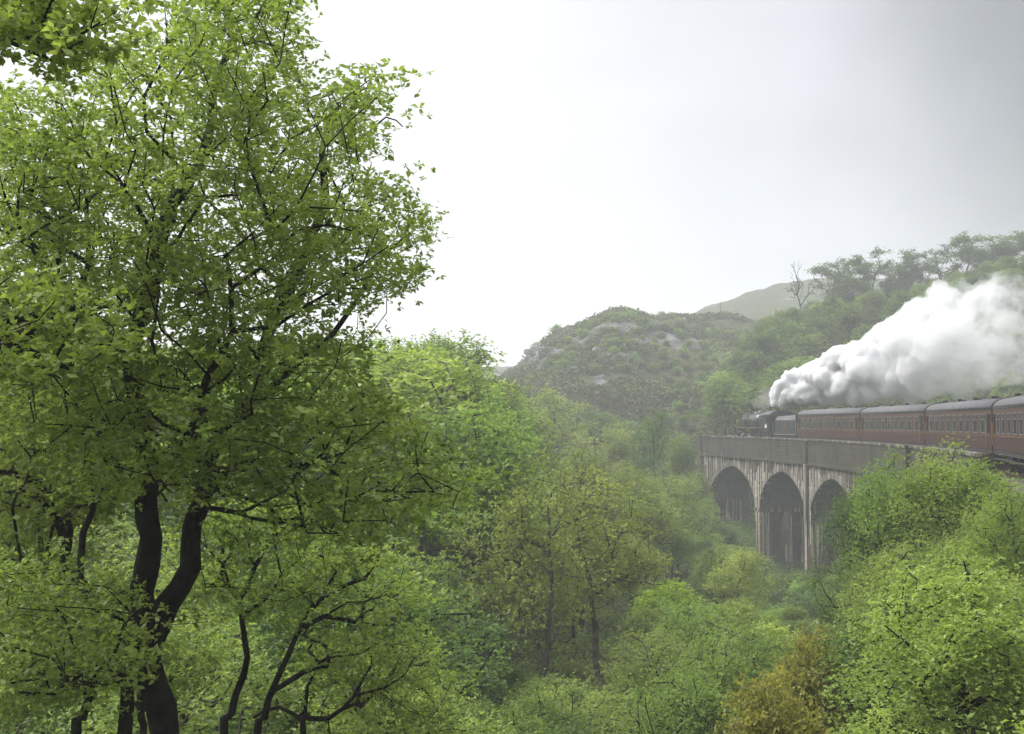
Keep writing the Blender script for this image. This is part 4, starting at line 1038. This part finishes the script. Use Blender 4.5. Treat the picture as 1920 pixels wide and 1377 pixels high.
c5 = scatter(50, (18, 60), (1500, 2150), 2.6, VMw, (5, 10), lim_near, 'tree', 'young tree below the nearest carriages', 'young trees on the slope below the train', 5, mats=['birch_leaf', 'wood_leaf'], ok=lambda x, d, s, o, px: o > 3.6 + 2 * (d > 40), lim2=True, rows=R3)
c5b = scatter(44, (13, 27), (820, 2000), 2.0, VN, (3.5, 7), lambda p: np.interp(p, [820, 830, 960, 1180, 1200, 1330, 1340, 1590, 1600, 1700, 2000], [1290, 1300, 1310, 1310, 1280, 1300, 1365, 1365, 1250, 1200, 1180]), 'birch_tree', 'young birch at the bottom edge', 'young birches close below the line', 15, mats=['birch_leaf', 'wood_leaf', 'birch_leaf'], ok=lambda x, d, s, o, px: o > 4.4, lim2=True, rows=R3)
c6 = scatter(52, (122, 200), (880, 1330), 6.2, VF, (6, 9.5), lambda p: np.interp(p, [880, 935, 1000, 1150, 1290, 1330], [680, 700, 715, 745, 770, 800]), 'tree', 'tree at the foot of the heather hill', 'trees at the foot of the heather hill', 6, ok=lambda x, d, s, o, px: o > 8 or s > 166, rows=R3)
c7 = scatter(125, (150, 228), (1345, 2010), 5.0, VF, (7, 10), lambda p: np.interp(p, [1340, 1380, 1430, 1500, 1600, 1700, 1800, 1850, 1920, 2050], [700, 650, 592, 562, 545, 530, 502, 482, 466, 420]), 'tree', 'leafy tree of the dense wood on the steep slope behind the train', 'trees of the wood on the slope behind the train', 7, ok=lambda x, d, s, o, px: o < -7 or s > 166)
c8 = scatter(26, (60, 140), (1700, 2050), 5.0, VF, (6, 9), None, 'tree', 'dark tree close behind the carriages', 'trees close behind the carriages', 8, mats=['crest_leaf', 'hill_leaf'], ok=lambda x, d, s, o, px: o < -8, rows=R3)
print('scatter', c1, c2, c3, c4, c5, c5b, c6, c7, c8)
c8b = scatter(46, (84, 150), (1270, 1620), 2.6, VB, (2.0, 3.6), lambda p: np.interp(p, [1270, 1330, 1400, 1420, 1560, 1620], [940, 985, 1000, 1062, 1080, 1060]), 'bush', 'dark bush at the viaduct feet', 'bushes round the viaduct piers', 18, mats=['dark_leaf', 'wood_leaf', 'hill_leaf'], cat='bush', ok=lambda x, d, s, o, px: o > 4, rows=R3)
c9 = scatter(175, (175, 282), (940, 1480), 2.6, VB, (.8, 2.1), None, 'bush', 'low green bush among the heather on the rocky hill', 'bushes on the heather hill', 9, cat='bush', ok=lambda x, d, s, o, px: fbm(np.array([x * .05]), np.array([d * .04]), 88)[0] > .46 + .17 * (d > 232))
c10 = scatter(40, (10, 30), (-300, 1900), 2.4, VB, (1.6, 2.8), lambda p: 1290.0 + 0 * p, 'bush', 'low bush under the foreground trees', 'bushes under the foreground trees', 10, cat='bush', mats=['wood_leaf', 'oak_leaf'], ok=lambda x, d, s, o, px: o > 5, rows=R3)

# ---- open windswept trees on the right-hand skyline
def crest_tree(seed, H, W, clumps, per, mat='crest_leaf', bare=False):
    rg = np.random.default_rng(seed); sk = Skel(seed)
    sk.limb([(0, 0, -1), (0, 0, 0), (rg.normal() * .5, 0, H * .25), (rg.normal() * .9, rg.normal() * .3, H * .45)], .2, .11, .5)
    A = []
    nb = 12 if not bare else 10
    for k in range(nb):
        a = rg.uniform(0, 6.28); r = W / 2 * rg.uniform(.2, .95); zc = H * (rg.uniform(.5, .98) - .15 * (r / (W / 2)) ** 2)
        for q in range(clumps): A.append((math.cos(a) * r + rg.normal() * .6, math.sin(a) * r + rg.normal() * .6, zc + rg.normal() * .4))
    A = np.array(A); sk.reach(A, pen=.35, wig=.16, seg=.5)
    tm = trunk_mesh(sk, .03, .2, M['bark'])
    if bare: return None, tm, H, W
    V, Q, t = leaves(A, per, .42, .30, rg, flat=.5); return mesh_np('crown', V, Q, M[mat], tint=t), tm, H, W
VC = [crest_tree(500 + i, H, W, 11, 30) for i, (H, W) in enumerate([(9, 8), (9.5, 10), (8, 6), (10, 8)])]
VX = crest_tree(520, 8, 7, 14, 0, bare=True)
for px, top, wp, v, lab in [(1502, 490, 62, -1, 'bare branched tree at the left end of the skyline trees above the train'),
    (1560, 490, 85, 0, 'leafy windswept tree right of the bare tree on the skyline'), (1603, 478, 80, 3, 'third windswept tree from the left on the skyline, narrow between neighbours'),
    (1640, 466, 110, 1, 'widest flat-topped tree on the skyline above the steam'), (1690, 498, 50, 2, 'small low tree right of the widest skyline tree'), (1712, 467, 50, 2, 'slender lone tree with a gap on both sides of the skyline'),
    (1735, 490, 48, 0, 'short pale tree on the skyline just right of the slender lone tree'), (1768, 458, 75, 3, 'dense dark tree on the skyline left of the tallest one'), (1818, 436, 90, 0, 'tallest skyline tree, with bare twigs on top, near the right edge'),
    (1862, 452, 80, 1, 'spreading low tree on the skyline right of the tallest one'), (1905, 432, 100, 3, 'skyline tree at the right edge of the photo')]:
    d = 226.0; x = at(px, d); z0 = tz(x, d); H = pz(top, d) - z0; W = wp / F * d
    plant(VX if v < 0 else VC[v], x, d, H, W, name='skyline_tree', label=lab, cat='tree', group='open trees along the skyline')
for i, (px, h) in enumerate([(1530, 4.5), (1580, 5), (1618, 5), (1665, 4.5), (1700, 3.6), (1750, 4), (1792, 5), (1845, 5), (1885, 5.5), (1935, 6), (1470, 3.5), (1448, 4)]):
    d = 224.0; plant(VF[i % 4], at(px, d), d, h, h * 1.25, mat='crest_leaf', name='bush', label='low dark bush under the skyline trees, %s from the left of them' % ORD[[1530, 1580, 1618, 1665, 1700, 1750, 1792, 1845, 1885, 1935, 1470, 1448].index(px) + 2 if i < 10 else 11 - i], cat='bush', group='bushes under the skyline trees')
# dead snag and few sprigs on the left hill crest
sn = Skel(9); sn.limb([(0, 0, -1), (0, 0, 0), (.1, 0, 3), (-.1, 0, 6)], .16, .05, .5); sn.reach(np.array([(.5, 0, 5.4), (-.7, .1, 5.8), (.3, .2, 4.2), (-.2, 0, 7)]), seg=.4)
o = plant((None, trunk_mesh(sn, .05, .16, M['bark']), 7, 2), at(1352, 290), 290, 5.6, 2, name='dead_tree', label='dead bare snag standing alone on the ridge between the two hills', cat='dead tree')
for px, h, lab in [(1046, 3.4, 'lone bush on the rounded brow at the left of the heather hill'), (1008, 2.6, 'small bush on the steep left edge of the heather hill'), (1240, 3.6, 'bush in the dip right of the hilltop'), (1262, 3.0, 'rightmost of the two bushes in the dip beside the hilltop'), (1120, 2.2, 'small bush on the skyline left of the hilltop')]:
    d = 298.0; plant(VB[1], at(px, d), d, h, h * 1.3, name='bush', label=lab, cat='bush')

# ---- heather and bracken over the hills, undergrowth in the valley
def cover(name, n, dr, pxr, size, sig, per, mat, label, seed, ok=None, under=False):
    r_ = np.random.default_rng(seed); d = np.sqrt(r_.uniform(dr[0] ** 2, dr[1] ** 2, n)); px = r_.uniform(pxr[0], pxr[1], n); x = (px - 960) / F * d
    s_, o_ = so(x, d); k = (np.abs(o_) > 2.2) | (under & (s_ > 78) & (s_ < 154))
    if ok is not None: k &= ok(x, d, s_, o_, px)
    x, d = x[k], d[k]; C = np.stack([x, d, terrain(x, d) + sig * .3], 1)
    V, Q, t = leaves(C, per, sig, size, r_, flat=.35, upb=.5)
    obj(name, mesh_np(name, V, Q, M[mat], tint=t), label=label, kind='stuff')
ROCKS = [(1025, 660, 50, 14), (1005, 680, 26, 15), (1090, 642, 24, 9), (1165, 612, 48, 7), (1290, 650, 46, 12), (1170, 668, 44, 8), (1125, 714, 16, 14), (1250, 625, 36, 6), (1060, 690, 40, 6), (1210, 640, 40, 6)]
def bare(x, d):
    px = 960 + F * x / d; py = HZ - F * terrain(x, d) / d; b = np.zeros(np.shape(x), bool)
    for a, c, u, v in ROCKS: b |= (((px - a) / u) ** 2 + ((py - c) / v) ** 2 < 1) & (d > 200)
    return b & (fbm(x * .5, d * .3, 5) > .33)
hm = lambda x, d, s, o, px: (fbm(x * .06, d * .06, 77) > .36) & ~bare(x, d)
cover('heather', 34000, (165, 308), (860, 1560), .6, .75, 9, 'heather', 'brown and green heather and bracken covering the rocky hill', 21, ok=hm)
cover('bank_weeds', 9000, (9, 34), (1500, 2300), .06, .22, 16, 'wood_leaf', 'weeds and ferns on the embankment shoulder', 26, ok=lambda x, d, s, o, px: (o > 2.2) & (o < 6))
cover('undergrowth', 16000, (9, 60), (-400, 1960), .11, .35, 12, 'wood_leaf', 'undergrowth of ferns and saplings on the valley side', 22, ok=lambda x, d, s, o, px: o > 2.9)
cover('brambles', 22000, (60, 165), (-200, 1750), .26, .5, 12, 'wood_leaf', 'brambles and grass on the valley floor', 23, ok=lambda x, d, s, o, px: o > 4)
cover('pier_scrub', 24000, (88, 175), (1250, 1660), .30, .55, 11, 'hill_leaf', 'scrub and brambles round the feet of the viaduct', 25, under=True)
cover('slope_scrub', 5000, (60, 236), (1330, 2050), .42, .7, 8, 'hill_leaf', 'scrub between the trees of the slope behind the train', 24, ok=lambda x, d, s, o, px: (o < -4.5) | (s > 164))

# ---- rock outcrops on the hill
def rockmesh(seed, n=7):
    r_ = random.Random(seed); mb = MB()
    for k in range(n):
        cx_, cy_, sz = r_.uniform(-2.2, 2.2), r_.uniform(-1, 1), r_.uniform(.5, 1.3); secs = []
        for z, q in ((-1, 1.0), (0, 1.05), (sz * .6, .85), (sz, .45)):
            secs.append([(cx_ + q * sz * 1.1 * math.cos(a) * r_.uniform(.8, 1.2), cy_ + q * sz * .8 * math.sin(a) * r_.uniform(.8, 1.2), z + r_.uniform(-.1, .1)) for a in [i * math.pi / 3.5 for i in range(7)]])
        mb.loft(secs)
    return mb.mesh('rock_outcrop', M['rock'])
RM = [rockmesh(s) for s in (1, 2, 3)]
for i, (px, d, sc, lab) in enumerate([(1034, 282, 1.0, 'pale rock face high on the left brow of the heather hill'), (1018, 262, .9, 'pale slabs on the steep left end of the heather hill'), (1090, 272, 1.0, 'pale outcrop right of the brow slabs'), (1158, 291, 1.3, 'band of white rock just under the hilltop'),
     (1288, 262, 1.2, 'broken pale rocks halfway across the heather hill'), (1122, 226, .9, 'small pale outcrop low down among the heather'), (1262, 186, .5, 'little white rock above the round dark tree'), (1358, 180, .45, 'grey rocks on the bank just ahead of the engine'), (1172, 262, .9, 'scattered pale stones in the middle of the heather hill')]):
    x = at(px, d); o = obj('rock_outcrop', RM[i % 3], label=lab, cat='rock'); o.location = (x, d, tz(x, d) - (1.1 if i < 2 else .3)); o.rotation_euler = (RAD(-14), 0, i * .25); o.scale = (sc * 1.7, sc * 1.0, sc * .75)

# ------------------------------------------------------------------ steam
def ico(sub=2):
    import bmesh
    bm = bmesh.new(); bmesh.ops.create_icosphere(bm, subdivisions=sub, radius=1)
    V = np.array([v.co[:] for v in bm.verts]); T = np.array([[v.index for v in f.verts] for f in bm.faces]); bm.free(); return V, T
def volmat(name, dens, rx, noise_sc=.5, lo=.36, hi=.5, warp=True):
    """dens: list of (fraction along object x-range, density)"""
    m, t, o = newmat(name)
    tcn = N(t, 'ShaderNodeTexCoord'); sp = N(t, 'ShaderNodeSeparateXYZ'); t.links.new(tcn.outputs['Object'], sp.inputs[0])
    n = N(t, 'ShaderNodeTexNoise'); n.inputs['Scale'].default_value = noise_sc; n.inputs['Detail'].default_value = 4; n.inputs['Roughness'].default_value = .6
    t.links.new(tcn.outputs['Object'], n.inputs['Vector'])
    fx = mapr(t, sp.outputs[0], rx[0], rx[1], 0, 1, False)
    r = N(t, 'ShaderNodeValToRGB'); e = r.color_ramp.elements
    mxd = max(d for _, d in dens)
    e[0].position = dens[0][0]; e[0].color = (dens[0][1] / mxd,) * 3 + (1,); e[1].position = dens[-1][0]; e[1].color = (dens[-1][1] / mxd,) * 3 + (1,)
    for p_, d_ in dens[1:-1]: q = e.new(p_); q.color = (d_ / mxd,) * 3 + (1,)
    t.links.new(fx, r.inputs[0])
    thr = mapr(t, fx, .1, .9, lo - .22, lo, False)
    nn = math_(t, 'MULTIPLY', math_(t, 'SUBTRACT', n.outputs[0], thr), 1 / (hi - lo), clamp=True)
    dd = math_(t, 'MULTIPLY', math_(t, 'MULTIPLY', r.outputs[0], nn), mxd)
    v = N(t, 'ShaderNodeVolumePrincipled'); v.inputs['Color'].default_value = (.91, .91, .915, 1); v.inputs['Anisotropy'].default_value = .1
    t.links.new(dd, v.inputs['Density']); t.links.new(v.outputs[0], o.inputs['Volume']); return m
def build_steam():
    IV, IT = ico(2); r_ = np.random.default_rng(5)
    # centre line and radius as (column, top row, bottom row, distance)
    prof = [(1446, 757, 764, 131), (1449, 735, 762, 131), (1456, 716, 761, 131), (1472, 697, 762, 130.5), (1490, 686, 762, 130), (1515, 682, 763, 129), (1540, 662, 764, 128), (1570, 644, 763, 127), (1600, 632, 762, 126), (1630, 634, 760, 125), (1660, 606, 758, 124), (1690, 578, 757, 123), (1730, 545, 755, 121), (1770, 525, 753, 119), (1810, 508, 750, 117), (1850, 500, 746, 115), (1890, 506, 738, 113), (1930, 510, 725, 111)]
    p = np.array(prof, float); p[3:, 2] += 8; V = []; T = []; off = 0; n = 0
    base = Vector((at(1446, 131), 131, pz(763, 131)))
    t = 0.0
    for i in range(560):
        u = r_.uniform(0, 1) ** 1.25 * (len(p) - 1); k = int(min(u, len(p) - 2)); f = u - k; q = p[k] * (1 - f) + p[k + 1] * f
        half = (q[2] - q[1]) / 2 / F * q[3]; rad = half * r_.uniform(.20, .42)
        a = r_.uniform(0, 6.283); rr = (half - rad) * r_.uniform(0, 1) ** .4
        cxx = at(q[0], q[3]); czz = pz((q[1] + q[2]) / 2, q[3])
        c = np.array([cxx + r_.normal() * rad * .3, q[3] + math.cos(a) * rr * 1.1, czz + math.sin(a) * rr])
        if q[0] < 1452: c[0] = max(c[0], cxx)
        V.append(IV * rad * r_.uniform(.85, 1.15, 3) + c - np.array(base)); T.append(IT + off); off += len(IV)
    me = mesh_np('steam_plume', np.concatenate(V), None, M['lime'], tris=np.concatenate(T))
    x1 = at(1930, 111) - base.x
    me.materials.clear()
    me.materials.append(volmat('steam', [(0, 6.0), (.2, 4.0), (.42, 1.8), (.62, .9), (.8, .45), (1, .2)], (0, x1), .42, .46, .57))
    o = obj('steam_plume', me, label='white steam plume billowing back from the engine over the carriages', kind='stuff')
    o.location = base
    m1 = o.modifiers.new('remesh', 'REMESH'); m1.mode = 'VOXEL'; m1.voxel_size = .2
    tx = bpy.data.textures.new('puff', 'CLOUDS'); tx.noise_scale = .9; tx.noise_depth = 3
    m2 = o.modifiers.new('puff', 'DISPLACE'); m2.texture = tx; m2.strength = .9; m2.mid_level = .5; m2.texture_coords = 'LOCAL'
    # thin brown smoke from the chimney
    V = []; T = []; off = 0; b2 = Vector((at(1412, 137), 137, pz(764, 137)))
    for i in range(40):
        t = r_.uniform(0, 1); rad = .35 + .7 * t; c = np.array([t * 2.2 + r_.normal() * .3, -t * 3 + r_.normal() * .5, .3 + t * .9 + r_.normal() * .25 * (1 + t)])
        V.append(IV * rad * .7 + c); T.append(IT + off); off += len(IV)
    me = mesh_np('chimney_smoke', np.concatenate(V), None, M['lime'], tris=np.concatenate(T)); me.materials.clear()
    m, t_, oo_ = newmat('smoke'); v = N(t_, 'ShaderNodeVolumePrincipled'); v.inputs['Color'].default_value = (.6, .57, .56, 1); v.inputs['Density'].default_value = .22; t_.links.new(v.outputs[0], oo_.inputs['Volume'])
    me.materials.append(m); o = obj('chimney_smoke', me, label='thin grey smoke drifting from the engine chimney', kind='stuff'); o.location = b2
    m1 = o.modifiers.new('remesh', 'REMESH'); m1.mode = 'VOXEL'; m1.voxel_size = .25
build_steam()

# ------------------------------------------------------------------ haze
def build_haze():
    m, t, o = newmat('haze'); v = N(t, 'ShaderNodeVolumePrincipled'); v.inputs['Color'].default_value = (.93, .95, .97, 1); v.inputs['Density'].default_value = .00105; v.inputs['Anisotropy'].default_value = .0
    t.links.new(v.outputs[0], o.inputs['Volume'])
    MB().box(-1030, 1030, -1030, 1030, -60, 95).build('haze', m, label='thin rain haze hanging over the whole valley', kind='stuff')
build_haze()
